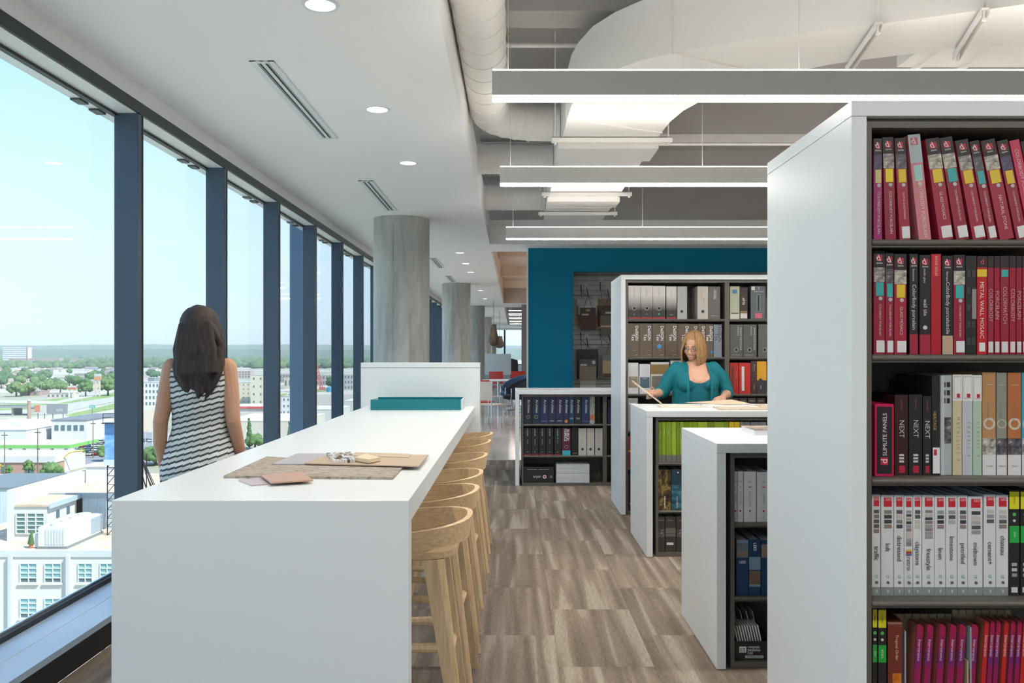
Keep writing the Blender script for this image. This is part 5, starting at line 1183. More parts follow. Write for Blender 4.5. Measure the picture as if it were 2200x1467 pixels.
hanging(830, 1010, 510, 778, yt+.36, 370, (.03, .028, .026), (.14, .11, .095), 'dark veined stone sample beside the white bookcase panel', [(.02, .3, .9, .36, (.5, .36, .2)), (.3, .82, .9, .9, (.45, .4, .35))])
hanging(583, 800, 935, 1240, yt+.50, 830, (.035, .03, .028), (.03, .03, .035), 'stack of black boards on the lower slatwall row')
hanging(610, 788, 1035, 1345, yt+.36, 890, (.09, .10, .11), (.26, .22, .17), 'tan stone sample with a slate header, lower slatwall row', [(.04, .0, .97, .12, (.55, .57, .55)), (.04, .12, .97, .27, (.36, .35, .33)), (.06, .78, .45, .84, (.6, .6, .6)), (.76, .84, .93, .95, (.6, .65, .66))])
hanging(808, 985, 900, 1200, yt+.50, 790, (.22, .23, .23), (.20, .20, .19), 'grey board behind the tan one, lower row right')
hanging(855, 1010, 995, 1225, yt+.36, 850, (.18, .20, .22), (.48, .36, .22), 'tan and brown sample beside the white panel, lower row', [(.02, .0, .98, .18, (.12, .05, .035))])

# ================================================================== CORRIDOR BEYOND
def lounge(loc, rz, m, lbl):
    t = thing('lounge_chair', loc, lbl, 'lounge chair', 'blue lounge chairs in the corridor', rz)
    N = 22; vs_ = []; fs_ = []; prof = []
    for k in range(N+1):                                # wrap-round shell: section sweeps round the sitter
        a = R(-125+250*k/N); u = abs(a)/R(125)
        top = .90-.30*u**1.5; bot = .36+.03*u
        rad = .36; c, s = math.cos(a), math.sin(a)
        for (z_, r_, th) in ((bot, .30, 0), (bot+.15, .345, 0), (top-.02, .40-.05*u, 0), (top, .385-.05*u, .0), (top-.02, .36-.05*u, 0), (bot+.15, .305, 0), (bot, .26, 0)):
            vs_.append((s*r_, c*r_*.95+.02, z_))
    for k in range(N):
        for j in range(7): fs_.append((7*k+j, 7*k+(j+1) % 7, 7*(k+1)+(j+1) % 7, 7*(k+1)+j))
    fs_ += [tuple(range(7)), tuple(reversed(range(7*N, 7*N+7)))]
    MB().add(vs_, fs_).build('shell', m, t, smooth=True)
    MB().loft([(0, .0, .34, .25, .25), (0, -.02, .36, .29, .29), (0, -.03, .43, .29, .29), (0, -.03, .455, .26, .26)], 24).build('seat_cushion', m, t, smooth=True)
    arc = [(s_*.29, -.19+.0*s_, z_) for s_, z_ in ((1, .62), (1, .42), (.75, .34), (.2, .32), (-.2, .32), (-.75, .34), (-1, .42), (-1, .62))]
    MB().tube(arc, (.012), 8).build('arm_frame', M['chrome'], t, smooth=True)
    MB().lathe([(.03, .08), (.03, .33)], n=12).build('post', M['chrome'], t)
    for k in range(5):
        a = 2*math.pi*k/5+.3; lg = MB().tube([(0, 0, .10), (.30*math.cos(a), .30*math.sin(a), .07)], [.022, .014], 8).build('leg', M['chrome'], t)
        MB().lathe([(.026, .0), (.03, .02), (.026, .05)], (.30*math.cos(a), .30*math.sin(a), 0), 10).build('caster', M['chrome'], lg)
BLUE = noisy('blue_wool', [(.4, (.03, .075, .15)), (.6, (.05, .11, .20))], (80, 80, 80), .85); NAVYF = noisy('navy_wool', [(.4, (.012, .018, .03)), (.6, (.025, .033, .05))], (80, 80, 80), .85)
lounge((-.04, 22.5, 0), R(-60), BLUE, 'blue wool lounge chair, the farther of the two')
lounge((.05, 21.0, 0), R(-75), NAVYF, 'dark navy lounge chair with chrome frame, nearer of the two')
def cafe_chair(loc, rz, m, lbl):
    t = thing('cafe_chair', loc, lbl, 'chair', 'red and white chairs in the corridor', rz)
    MB().box(-.22, .22, -.21, .21, .45, .475).build('seat', m, t, bevel=.01)
    vs_ = []; fs_ = []
    for k in range(9):
        u = -1+2*k/8; x = .22*u; y = .21-.05*(1-u*u)*-1
        for z_ in (.56, .92): vs_ += [(x, y, z_), (x, y+.014, z_)]
    for k in range(8):
        a, b = 4*k, 4*k+4; fs_ += [(a, b, b+2, a+2), (a+1, a+3, b+3, b+1), (a+2, b+2, b+3, a+3), (a, a+1, b+1, b)]
    fs_ += [(0, 2, 3, 1), (32, 33, 35, 34)]
    MB().add(vs_, fs_).build('backrest', m, t, smooth=True)
    for sx_ in (-1, 1):
        MB().tube([(.2*sx_, .22, .70), (.2*sx_, .21, .46), (.22*sx_, .25, 0)], .011, 8).build('leg', M['chrome'], t); MB().tube([(.2*sx_, -.18, .455), (.22*sx_, -.23, 0)], .011, 8).build('leg', M['chrome'], t)
cr = mat('red_shell', (.45, .03, .025), .4)
cafe_chair((-.50, 16.95, 0), R(150), mat('cream_shell', (.66, .60, .54), .4), 'cream shell chair with chrome legs beside the end screen')
cafe_chair((-.66, 17.9, 0), R(165), cr, 'red shell chair right behind the cream chair')
cafe_chair((-.45, 25.5, 0), R(160), cr, 'red shell chair on the far side of the round table')
cafe_chair((.05, 26.0, 0), R(200), cr, 'red shell chair farthest down the corridor')
t = thing('round_table', (-.42, 23.4, 0), 'white round cafe table on a chrome stem in the corridor', 'table')
MB().lathe([(.44, .70), (.45, .715), (.45, .73), (.44, .74)], n=32).build('top', M['white'], t, smooth=True); MB().lathe([(.03, .03), (.03, .70)], n=12).build('stem', M['chrome'], t); MB().lathe([(.26, 0), (.26, .012), (.04, .03)], n=24).build('foot', M['chrome'], t)
t = thing('side_table', (-.55, 20.4, 0), 'low pale glass side table before the lounge chairs', 'table')
MB().box(-.26, .26, -.26, .26, .44, .455).build('top', mat('pale_glass_top', (.55, .66, .66), .1), t)
for sx_ in (-1, 1):
    for sy_ in (-1, 1): MB().tube([(.22*sx_, .22*sy_, 0), (.22*sx_, .22*sy_, .44)], .012, 8).build('leg', M['chrome'], t)
yd = 33.0; t = thing('reception_desk', (PXW(1070, yd), yd, 0), 'white boxy reception desk far down the corridor', 'desk'); hw_ = (PXW(1098, yd)-PXW(1042, yd))/2
MB().box(-hw_-.6, hw_, 0, .5, PYZ(805, yd), PYZ(760, yd)).build('counter', M['white'], t); MB().box(-hw_-.58, hw_-.03, .03, .47, 0, PYZ(805, yd)).build('base', mat('pale_blue_base', (.42, .50, .52), .3), t)
t = thing('office_chair', (PXW(1100, 34.5), 34.5, 0), 'black high-backed office chair beside the reception desk', 'office chair')
MB().tube([(.06, 0, .55), (.0, 0, .8), (.03, 0, 1.0), (.08, 0, 1.2)], [(.22, .03), (.24, .035), (.22, .03), (.15, .02)], 14).build('backrest', M['black'], t, smooth=True); MB().box(-.42, .05, -.24, .24, .44, .52).build('seat', M['black'], t, bevel=.02); MB().lathe([(.03, .06), (.03, .44)], (-.18, 0, 0), 10).build('post', M['chrome'], t)
for k in range(5):
    a = 2*math.pi*k/5; MB().tube([(-.18, 0, .1), (-.18+.3*math.cos(a), .3*math.sin(a), .03)], .02, 8).build('leg', M['black'], t)
def woven(px, ptop, pbot, w, Y, lbl):
    zt, zb = PYZ(ptop, Y), PYZ(pbot, Y); h = zt-zb; t = thing('pendant_lamp', (PXW(px, Y), Y, zb), lbl, 'pendant lamp', 'brown woven pendants'); r = w*Y/F/2
    prof = [(.02, .0), (r*.55, .03*h), (r*.9, .15*h), (r, .32*h), (r*.95, .45*h), (r*.78, .58*h), (r*.66, .75*h), (r*.60, .92*h), (r*.58, h)]
    MB().lathe(prof, n=24).build('shade', noisy('woven_brown', [(.35, (.05, .035, .028)), (.65, (.16, .115, .09))], (10, 10, 60), .7), t, smooth=True)
    MB().tube([(0, 0, h), (0, 0, ZC-zb if px < 1080 else ZC-zb)], .006, 6).build('cord', M['black'], t)
woven(1060.5, 698, 743, 21, 27, 'brown woven pendant lamp, larger nearer one'); woven(1073, 722, 748, 21, 33.5, 'brown woven pendant lamp, smaller farther one')
# ================================================================== THE CITY OUTSIDE
ZG = -40.0
_C0 = C
def C(c, rough=.5): return _C0(tuple(v*.84 for v in c), rough)   # outdoor colours darkened so sunlit whites keep from clipping
def G(px, py): return PZ(px, py, ZG)
def ground_mat():
    return noisy('city_ground', [(.30, (.20, .24, .12)), (.45, (.34, .33, .26)), (.58, (.50, .47, .42)), (.72, (.30, .34, .20))], (.006, .006, .006), .95, 9, nrough=.6)
struct(MB().box(-9000, 6000, 12, 9500, ZG-1, ZG).build('ground', ground_mat()))
struct(MB().box(-9000, -2.9, -600, 12, ZG-1, ZG).build('ground', ground_mat()))
FOL = [noisy('foliage_%d' % i, [(.35, a), (.65, b)], (.5, .5, .5), .9, 4) for i, (a, b) in enumerate((((.045, .10, .035), (.11, .20, .07)), ((.06, .12, .04), (.15, .24, .08)), ((.035, .085, .04), (.085, .16, .07))))]
# hills
random.seed(9)
def ridge(y0, y1, zc, amp, seed, m, nm):
    vs_ = []; fs_ = []; nx, ny = 90, 8
    for j in range(ny+1):
        for i in range(nx+1):
            x = -9000+15000*i/nx; v = j/ny; y = y0+(y1-y0)*v
            h = mnoise.fractal(Vector((x*.00045+seed, v*.8, seed)), 1., 2., 5)
            z_ = ZG-.5+(zc-ZG+amp*h)*(math.sin(v*math.pi/2))**1.3
            vs_.append((x, y+120*mnoise.noise(Vector((x*.002, v*3, seed))), z_))
    for j in range(ny):
        for i in range(nx): a = j*(nx+1)+i; fs_.append((a, a+1, a+nx+2, a+nx+1))
    struct(MB().add(vs_, fs_).build(nm, m, smooth=True))
HILL = noisy('wooded_hill', [(.35, (.05, .10, .05)), (.65, (.10, .16, .08))], (.02, .02, .05), .95, 6)
ridge(6200, 8800, 66, 26, 3.1, HILL, 'hills'); ridge(4200, 5600, 18, 14, 8.4, HILL, 'hills')
# forest canopy: one uncountable mass of crowns
ico = bmesh.new(); bmesh.ops.create_icosphere(ico, subdivisions=1, radius=1); IV = [tuple(v.co) for v in ico.verts]; IF = [tuple(v.index for v in f.verts) for f in ico.faces]; ico.free()
AV = ((0, 62, 760, 784), (60, 130, 766, 786), (148, 172, 768, 786), (214, 242, 750, 772), (502, 542, 790, 815))
fm = MB()
for k in range(2700):
    py = 764+28*random.random()**1.3; px = random.uniform(-60, 830); p = G(px, py); fm.mi = k % 3
    if any(a < px < b and c < py < d for a, b, c, d in AV): continue
    r = random.uniform(6, 11)*(1+p.y/7000); hz = random.uniform(.55, .8)
    rr = [random.uniform(.75, 1.2) for _ in IV]
    fm.add([(p.x+v[0]*r*q, p.y+v[1]*r*q, ZG+r*hz*.75+v[2]*r*hz*q) for v, q in zip(IV, rr)], IF)
fme = fm.mesh('forest', FOL)
for p_ in fme.polygons: p_.use_smooth = True
tag(put('forest', fme), 'green tree canopy covering the distant slopes', 'forest', None, 'stuff')
OCC = []
def free(px, py, r):
    p = G(px, py)
    if any((p.x-a)**2+(p.y-b)**2 < (r+c)**2 for a, b, c in OCC): return False
    if any(a < px < b and c < py < d for a, b, c, d in ((110, 145, 806, 826), (156, 204, 800, 818), (203, 216, 840, 856), (300, 352, 815, 880), (495, 570, 795, 890), (598, 695, 800, 826), (606, 662, 810, 838), (676, 722, 800, 830), (722, 790, 800, 840))): return False
    OCC.append((p.x, p.y, r)); return True
# individual trees
def tree(px, py, h, w, fi, lbl, grp, columnar=False, nb=16):
    p = G(px, py); t = thing('tree', p, lbl, 'tree', grp)
    MB().tube([(0, 0, 0), (0, 0, h*.5)], [w*.06, w*.04], 6).build('trunk', mat('bark', (.10, .075, .055), .9), t)
    m = MB()
    for k in range(9 if columnar else nb):
        a = random.uniform(0, 6.3); e_ = random.uniform(-.6, 1.4); q_ = random.uniform(.55, .95) if k > nb//4 else .3
        rr = q_*math.cos(e_)*w*.40; zz = h*.60+q_*math.sin(e_)*h*.32; r = w*(.30 if nb < 20 else .20)*random.uniform(.7, 1.2)
        if columnar: rr *= .3; zz = h*(.15+.085*k); r = w*.5*(1-.08*k)
        jj = [random.uniform(.8, 1.2) for _ in IV]
        m.add([(rr*math.cos(a)+v[0]*r*q, rr*math.sin(a)+v[1]*r*q, zz+v[2]*r*q*(1.3 if columnar else .9)) for v, q in zip(IV, jj)], IF)
    me_ = m.mesh('crown', FOL[fi])
    for p_ in me_.polygons: p_.use_smooth = True
    put('crown', me_, t)
for k in range(80):
    px = random.uniform(-20, 245) if k < 60 else random.choice((random.uniform(308, 350), random.uniform(500, 565), random.uniform(602, 640), random.uniform(680, 740)))
    py = random.uniform(806, 838)
    if not free(px, py, 7): continue
    tree(px, py, random.uniform(9, 15), random.uniform(9, 15), k % 3, 'leafy green tree among the distant houses', 'trees among the distant houses')
for (px, py, h, w, d) in ((35, 852, 13, 16, 'behind the brick shop'), (62, 850, 12, 14, 'left of the stone pylon'), (100, 846, 13, 18, 'behind the long grey roof'), (130, 845, 12, 15, 'right behind the long grey roof'), (184, 852, 13, 14, 'right of the gateway tower'), (232, 850, 15, 17, 'beside the first window post'), (112, 1030, 5, 7, 'in front of the brick restaurant'), (62, 1026, 6, 4, 'against the brick restaurant wall'), (18, 1025, 4, 3, 'at the left of the restaurant wall'), (172, 988, 4.5, 4.5, 'at the car park corner'), (226, 992, 6, 6.5, 'beside the blue hoarding'), (334, 1000, 7, 10, 'under the hoarding struts'), (548, 965, 6, 8, 'at the foot of the cypress')):
    tree(px, py, h, w, 1, 'round green tree '+d, None, nb=48)
tree(536, 962, 15, 3.2, 0, 'narrow dark cypress below the walking woman\'s hand', None, True); tree(622, 950, 11, 2.6, 0, 'small cypress between the window posts', None, True)

WIN = mat('city_window', (.10, .16, .18), .15); 
def bldg(px0, px1, pyb, pyt, depth, c, lbl, rows=0, cols=0, roofc=(.5, .49, .47), name='building', cat='building', parapet=True, wf=.55, hf=.55, side=0, group=None):
    p = G(px0, pyb); q = G(px1, pyb); Y = p.y; w_ = q.x-p.x; h = PYZ(pyt, Y)-ZG
    t = thing(name, ((p.x+q.x)/2, Y, ZG), lbl, cat, group)
    MB().box(-w_/2, w_/2, 0, depth, 0, h).build('wall', C(c, .8), t)
    MB().box(-w_/2-.15, w_/2+.15, -.15, depth+.15, h, h+.35).build('roof', C(roofc, .8), t)
    for r in range(rows):
        for k in range(cols):
            a = -w_/2+w_*(k+.5)/cols; b = h*(r+.55)/rows; ww, hh = w_/cols*wf/2, h/rows*hf/2
            f = MB().box(a-ww, a+ww, -.12, 0, b-hh, b+hh).build('window', C(tuple(min(.8, v*1.1) for v in c), .7), t)
            MB().box(a-ww*.85, a+ww*.85, -.16, -.121, b-hh*.88, b+hh*.88).build('pane', WIN, f)
    for r in range(side):
        for k in range(3):
            b = h*(r+.55)/side; a = depth*(k+.5)/3; hh = h/side*hf/2
            MB().box(w_/2, w_/2+.12, a-depth/12, a+depth/12, b-hh, b+hh).build('window', WIN, t)
    return t
def at_y(px0, px1, pyt, pyb, Y, depth, c, lbl, **k):     # far building standing at a chosen distance, rising from the ground
    t = bldg(px0, px1, CY+F*(EYE-ZG)/Y, pyt, depth, c, lbl, **k); return t
t = at_y(5.5, 56.5, 746, 766, 3500, 40, (.78, .78, .76), 'wide white banded office block on the horizon')
h = PYZ(746, 3500)-ZG; w_ = (56.5-5.5)*3500/F
for k in range(9): MB().box(-w_/2+1, w_/2-1, -.6, -.05, h-7-8*k, h-3.6-8*k).build('window_band', C((.30, .34, .38), .4), t)
def stack(px, pyt, pyb, wpx, lbl, c, capc=None):
    p = G(px, pyb); Y = p.y; r = wpx*Y/F/2; H = PYZ(pyt, Y)-ZG; t = thing('chimney', p, lbl, 'chimney')
    MB().lathe([(r, 0), (r*.85, H)], n=14).build('shaft', C(c, .85), t, smooth=True); MB().lathe([(r*1.1, H), (r*1.1, H+r*.6), (r*.8, H+r*.6)], n=14).build('rim', C(capc or c, .85), t)
stack(58, 746, 786, 3, 'tall thin brick chimney beside the white office block', (.33, .20, .17)); stack(62.5, 861, 904, 8, 'stout brick chimney with a white top', (.42, .29, .24), (.7, .68, .62))
bldg(18, 60, 778, 770, 30, (.45, .32, .27), 'long low brick mill, left part', 2, 10, (.5, .45, .42)); bldg(63, 127, 781, 769.5, 30, (.46, .33, .28), 'long brick mill with a white porch among the trees', 3, 16, (.55, .5, .48)); bldg(152, 169, 781, 771, 26, (.48, .36, .31), 'square brick block among the distant trees', 3, 5)
bldg(218, 238, 768, 754, 60, (.45, .34, .30), 'stepped brick tower block on the horizon', 6, 5); bldg(106, 124, 786, 780, 20, (.75, .74, .70), 'white shed at the foot of the mill')
# houses
WALLS = ((.66, .63, .57), (.72, .70, .66), (.60, .52, .44), (.55, .58, .58), (.62, .42, .36), (.70, .64, .52)); ROOFS = ((.30, .28, .27), (.36, .30, .27), (.42, .40, .38), (.26, .25, .26))
random.seed(17)
def house(px, py, w_, d_, h, wc, rc, rz):
    p = G(px, py); t = thing('house', p, 'pitched roof house in the suburb below the wooded slope', 'house', 'suburban houses', rz)
    MB().box(-w_/2, w_/2, -d_/2, d_/2, 0, h).build('wall', C(wc, .85), t)
    m = MB(); m.prism([(-w_/2-.4, -d_/2-.5, h), (-w_/2-.4, d_/2+.5, h), (-w_/2-.4, 0, h+d_*.42)], (w_+.8, 0, 0)); m.build('roof', C(rc, .85), t)
    for sx_ in (-.3, .0, .3):
        MB().box(sx_*w_-.7, sx_*w_+.7, -d_/2-.08, -d_/2, h*.3, h*.3+1.5).build('window', WIN, t)
for k in range(110):
    px = random.uniform(-30, 246) if k < 80 else random.choice((random.uniform(306, 350), random.uniform(498, 566), random.uniform(602, 640), random.uniform(680, 712)))
    py = random.uniform(797, 834)
    if not free(px, py, 8): continue
    house(px, py, random.uniform(10, 16), random.uniform(8, 11), random.uniform(4.5, 7), random.choice(WALLS), random.choice(ROOFS), R(random.uniform(-40, 40)))
bldg(115, 140, 823, 810, 14, (.66, .58, .44), 'cream gabled block behind the houses', 2, 5); bldg(160, 200, 815, 802, 14, (.55, .52, .47), 'long grey apartment row behind the houses', 2, 12)
# strip of shops, pylons
bldg(43, 82, 850, 841, 20, (.40, .29, .25), 'low brown brick shop beyond the highway', 1, 3, (.35, .30, .28)); t = bldg(100, 148, 855, 846, 18, (.66, .58, .50), 'long shop with a brown hipped roof beyond the highway', 1, 5, (.33, .29, .26))
def pylon(px, pyb, pyt, w_, lbl, capc, c=(.74, .68, .58)):
    p = G(px, pyb); H = PYZ(pyt, p.y)-ZG; t = thing('sign_pylon', p, lbl, 'sign')
    for s in (-1, 1): MB().box(s*w_/2-.6, s*w_/2+.6, -.6, .6, 0, H*.72).build('post', C(c, .8), t)
    MB().box(-w_/2-1.4, w_/2+1.4, -.9, .9, H*.72, H*.88).build('sign_board', C(capc, .6), t); MB().box(-w_/2-1, w_/2+1, -.8, .8, H*.885, H).build('crown', C((.6, .62, .66), .6), t)
pylon(154, 855, 829, 4.5, 'short gateway sign tower with a red band', (.60, .22, .14)); pylon(210, 851, 803, 3.5, 'tall white and orange roadside sign pylon', (.68, .36, .18))
# roads, verge, car park
def patch(name, pts, c, dz, m=None):
    vs_ = [G(*p) for p in pts]; o = MB().prism([(v.x, v.y, ZG+dz-.05) for v in vs_], (0, 0, .05)).build(name, m or C(c, .9)); 
    b = bmesh.new(); b.from_mesh(o.data); bmesh.ops.recalc_face_normals(b, faces=b.faces); b.to_mesh(o.data); b.free(); return struct(o)
GRS = noisy('verge_grass', [(.35, (.16, .25, .07)), (.65, (.28, .36, .13))], (.05, .05, .05), .95)
patch('verge', [(-80, 878), (250, 842), (250, 860), (60, 884)], 0, .10, GRS); patch('verge', [(140, 892), (250, 866), (250, 878), (150, 896)], 0, .10, GRS)
patch('highway', [(-80, 885), (60, 880), (250, 852), (330, 840), (330, 848), (250, 862), (120, 890), (-80, 897)], (.50, .49, .47), .2); patch('highway', [(-80, 858), (120, 862), (250, 836), (330, 826), (330, 829), (250, 842), (120, 868), (-80, 864)], (.55, .54, .52), .2)
patch('street', [(120, 900), (250, 882), (250, 888), (140, 912)], (.58, .55, .50), .2); patch('dirt_lot', [(160, 928), (250, 886), (360, 880), (360, 935), (200, 950)], (.60, .48, .35), .12); patch('car_park', [(150, 1000), (175, 925), (250, 920), (360, 935), (360, 1000)], (.30, .31, .33), .3); patch('car_park', [(-80, 1040), (-80, 955), (150, 955), (150, 1040)], (.42, .42, .41), .2)
patch('rail_yard', [(480, 900), (480, 860), (800, 845), (800, 885)], (.46, .42, .36), .2); patch('verge', [(600, 848), (640, 840), (720, 832), (720, 838), (640, 846), (600, 853)], 0, .35, GRS); patch('highway', [(480, 842), (800, 822), (800, 828), (480, 850)], (.58, .56, .53), .3)
# overpass
t = thing('overpass', G(8, 893), 'low concrete overpass with a dark arch at the left edge', 'bridge'); MB().box(-30, 16, 0, 14, 5, 6.2).build('deck', C((.36, .38, .38), .8), t)
for x in (-28, -12, 4, 14): MB().box(x, x+1.2, 2, 12, 0, 5).build('pier', C((.40, .40, .38), .8), t)
MB().box(-30, 16, 0, .4, 6.2, 7).build('rail', C((.2, .24, .26), .6), t)
# billboards by the highway
p = G(108, 902); t = thing('billboard', p, 'double billboard hoarding seen across the highway', 'billboard'); s_ = F/p.y
MB().box(-34/s_, -8/s_, 0, .6, 4, 9).build('panel', C((.62, .60, .58), .6), t); MB().box(-34/s_, -22/s_, -.1, -.01, 5, 9).build('poster', C((.62, .25, .14), .6), t); MB().box(-7/s_, 37/s_, 0, .6, 3.6, 9.6).build('panel', C((.28, .30, .32), .6), t)
letters('apfc', 2.6, C((.62, .68, .7)), t, (20/s_, -.05, 6.2))
for x in (-28, -14, 4, 26): MB().box(x/s_, x/s_+.4, .3, .7, 0, 4).build('post', C((.2, .2, .2)), t)
# green highway signs
def hsign(px0, px1, py0, py1, pyb, lbl, twopost):
    p = G((px0+px1)/2, pyb); s_ = F/p.y; t = thing('highway_sign', p, lbl, 'road sign'); w_ = (px1-px0)/s_; z0, z1 = PYZ(py1, p.y)-ZG, PYZ(py0, p.y)-ZG
    MB().box(-w_/2, w_/2, -.15, 0, z0, z1).build('panel', C((.0, .42, .30), .5), t)
    MB().box(-w_/2+.3, w_/2-.3, -.2, -.16, (z0+z1)/2+.1, (z0+z1)/2+.5).build('legend', C(WHT), t); MB().box(-w_/2+.6, w_/2-.6, -.2, -.16, (z0+z1)/2-.7, (z0+z1)/2-.3).build('legend', C(WHT), t)
    MB().tube([(0, .2, 0), (0, .2, z1)], .3, 8).build('post', C((.22, .25, .25)), t)
hsign(2, 17, 899, 908.5, 925, 'green highway sign at the left edge', 0); hsign(192, 204, 870, 876.5, 897, 'green highway sign on a tall post', 0)
# large white store, petrol canopy, restaurant
t = thing('building', (-258, 378, ZG), 'wide white flat-roofed store with rooftop vents', 'building')
MB().box(-60, 44, 0, 56, 0, 7).build('wall', C((.72, .73, .72), .8), t); MB().box(-60.3, 44.3, -.3, 56.3, 7, 7.5).build('roof', C((.74, .75, .74), .8), t)
for k in range(9): MB().box(-40+9*k, -38+9*k+.6, 12+4*(k % 4), 14.2+4*(k % 4), 7.5, 8.6).build('roof_vent', C((.6, .63, .62), .6), t)
t = thing('building', (-211, 392, ZG), 'white office wing with a row of windows and dark roof', 'building')
MB().box(0.5, 16.5, 0, 40, 0, 10).build('wall', C((.74, .74, .73), .8), t); MB().box(.2, 16.8, -.3, 40.3, 10, 10.5).build('roof', C((.22, .24, .26), .8), t)
for k in range(5): MB().box(2+2.9*k, 3.7+2.9*k, -.2, 0, 5.6, 8).build('window', WIN, t)
p = PZ(-60, 962, -34.4); q_ = PZ(188, 955, -34.4); t = thing('petrol_canopy', (0, 0, 0), 'long flat canopy with a lime green fascia over the forecourt', 'canopy')
yc = 322; x0, x1 = PXW(-60, yc), PXW(178, yc+10)
MB().box(x0, x1, yc, yc+22, -34.6, -33.6).build('canopy_roof', C((.66, .64, .60), .8), t); MB().box(x0-.2, x1+.2, yc-.4, yc-.02, -34.7, -33.4).build('fascia', C((.24, .60, .16), .6), t); MB().box(x1, x1+.3, yc, yc+22, -34.7, -33.4).build('fascia', C((.24, .60, .16), .6), t)
for k in range(6): MB().box(x0+6+(x1-x0-10)*k/5, x0+6.8+(x1-x0-10)*k/5, yc+4, yc+4.8, ZG, -34.6).build('post', C((.7, .7, .7)), t)
t = thing('restaurant', (0, 0, ZG), 'low brick restaurant with white parapet and yellow roof trim', 'building')
ya = 291; xa, xb, xc_ = PXW(-60, ya), PXW(118, ya), PXW(164, ya+20)
MB().box(xa, xb, ya, ya+18, 0, 4).build('wall', C((.50, .31, .24), .85), t); MB().box(xa-.3, xb+.3, ya-.4, ya+18, 4, 6.2).build('parapet', C((.72, .70, .68), .8), t); MB().box(xb+.31, xc_, ya+6, ya+20, 0, 5).build('wing', C((.70, .68, .63), .8), t)
MB().box(xb+.31, xc_+.2, ya+5.4, ya+5.99, 4.6, 5.2).build('yellow_trim', C((.75, .52, .08), .6), t); MB().tube([(xb+.6, ya+5, 5.2), (xb+2, ya+5.2, 6.6), (xb+4.5, ya+5.4, 7.2), (xb+7, ya+5.4, 7.3)], .22, 8).build('yellow_trim', C((.75, .52, .08), .6), t)
for k in range(4): MB().box(xb-10-8*k, xb-7-8*k, ya-.2, ya-.01, .6, 3.2).build('window', WIN, t)
letters('M', 2.6, C((.75, .55, .06)), t, (xb-17.5, ya-.25, 2.6))
# lamp posts and utility poles
def pole(px, pyb, pyt, r, c, lbl, arm=0):
    p = G(px, pyb); H = PYZ(pyt, p.y)-ZG; t = thing('lamp_post' if arm else 'utility_pole', p, lbl, 'pole'); MB().tube([(0, 0, 0), (0, 0, H)], [r, r*.7], 8).build('shaft', C(c, .7), t)
    if arm: MB().tube([(0, 0, H-.2), (arm, 0, H+.2)], r*.5, 6).build('arm', C(c, .7), t); MB().box(min(arm, arm*1.5), max(arm, arm*1.5), -.3, .3, H, H+.3).build('lamp', C((.75, .75, .75), .5), t)
    else: MB().box(-1, 1, -.12, .12, H-1.2, H-.9).build('cross_arm', C(c, .7), t)
for (a, b, c, d) in ((10, 1028, 928, 'at the left edge of the view'), (81, 1028, 922, 'before the brick restaurant'), (200, 985, 904, 'in the car park')): pole(a, b, c, .22, (.20, .16, .13), 'dark wooden utility pole '+d)
for i, (a, b, c) in enumerate(((9, 866, 840), (4, 868, 842), (88, 850, 822), (100, 845, 824), (110, 925, 898), (131, 858, 838), (146, 905, 872), (163, 985, 962), (175, 870, 848), (196, 962, 920), (230, 880, 858), (139, 975, 950), (327, 965, 905), (335, 950, 925), (312, 958, 925))):
    pole(a, b, c, .16, (.62, .63, .63), 'pale street lamp post on the roads below', (1.6, -1.6)[i % 2])
    [o for o in col.objects if o.name.startswith('lamp_post')][-1]['group'] = 'pale street lamp posts'
# parked cars
def car_proto(c, i):
    t = thing('car', (0, 0, ZG), 'x', 'car', 'parked cars')
    sec = [(-2.2, .35), (2.2, .35), (2.25, .75), (1.3, .9), (-1.9, .95), (-2.25, .8)]
    MB().prism([(x, -.85, z_) for x, z_ in sec], (0, 1.7, 0)).build('body', C(c, .25), t); cab = [(-1.7, .95), (1.1, .92), (.5, 1.42), (-1.2, 1.45)]
    MB().prism([(x, -.72, z_) for x, z_ in cab], (0, 1.44, 0)).build('cabin', mat('car_glass', (.05, .06, .07), .1), t); MB().box(-1.15, .45, -.7, .7, 1.43, 1.48).build('roof', C(c, .25), t)
    for x in (-1.35, 1.35):
        for y in (-.8, .8): MB().lathe([(.33, -.1), (.33, .1)], (x, y, .33), 12, 'Y').build('wheel', M['black'], t)
    return t
CC = ((.70, .71, .72), (.12, .16, .22), (.40, .03, .03), (.30, .33, .36), (.04, .10, .20), (.62, .62, .58)); CN = ('white', 'dark blue', 'red', 'silver grey', 'navy', 'cream'); cars = [car_proto(c, i) for i, c in enumerate(CC)]
used = [False]*6; spots = []
for r, py in enumerate((954, 962, 971, 980)):
    for k in range(6): spots.append((178+k*13+r*1.5, py-k*.4))
spots += [(312+13*k, 950) for k in range(4)]
random.seed(2)
for i, (px, py) in enumerate(spots):
    k = (2 if i in (6, 20) else random.choice((0, 0, 1, 3, 4, 5))); o = cars[k] if not used[k] else copy_tree(cars[k]); used[k] = True
    p = G(px, py); o.location = (p.x, p.y, ZG+.31); o.rotation_euler = (0, 0, R(random.choice((86, 88, 268)))); o['label'] = CN[k]+' car parked in the lots below'; o['group'] = CN[k]+' parked cars'
for k in range(6):
    if not used[k]:
        for ch in list(cars[k].children): bpy.data.objects.remove(ch)
        bpy.data.objects.remove(cars[k])

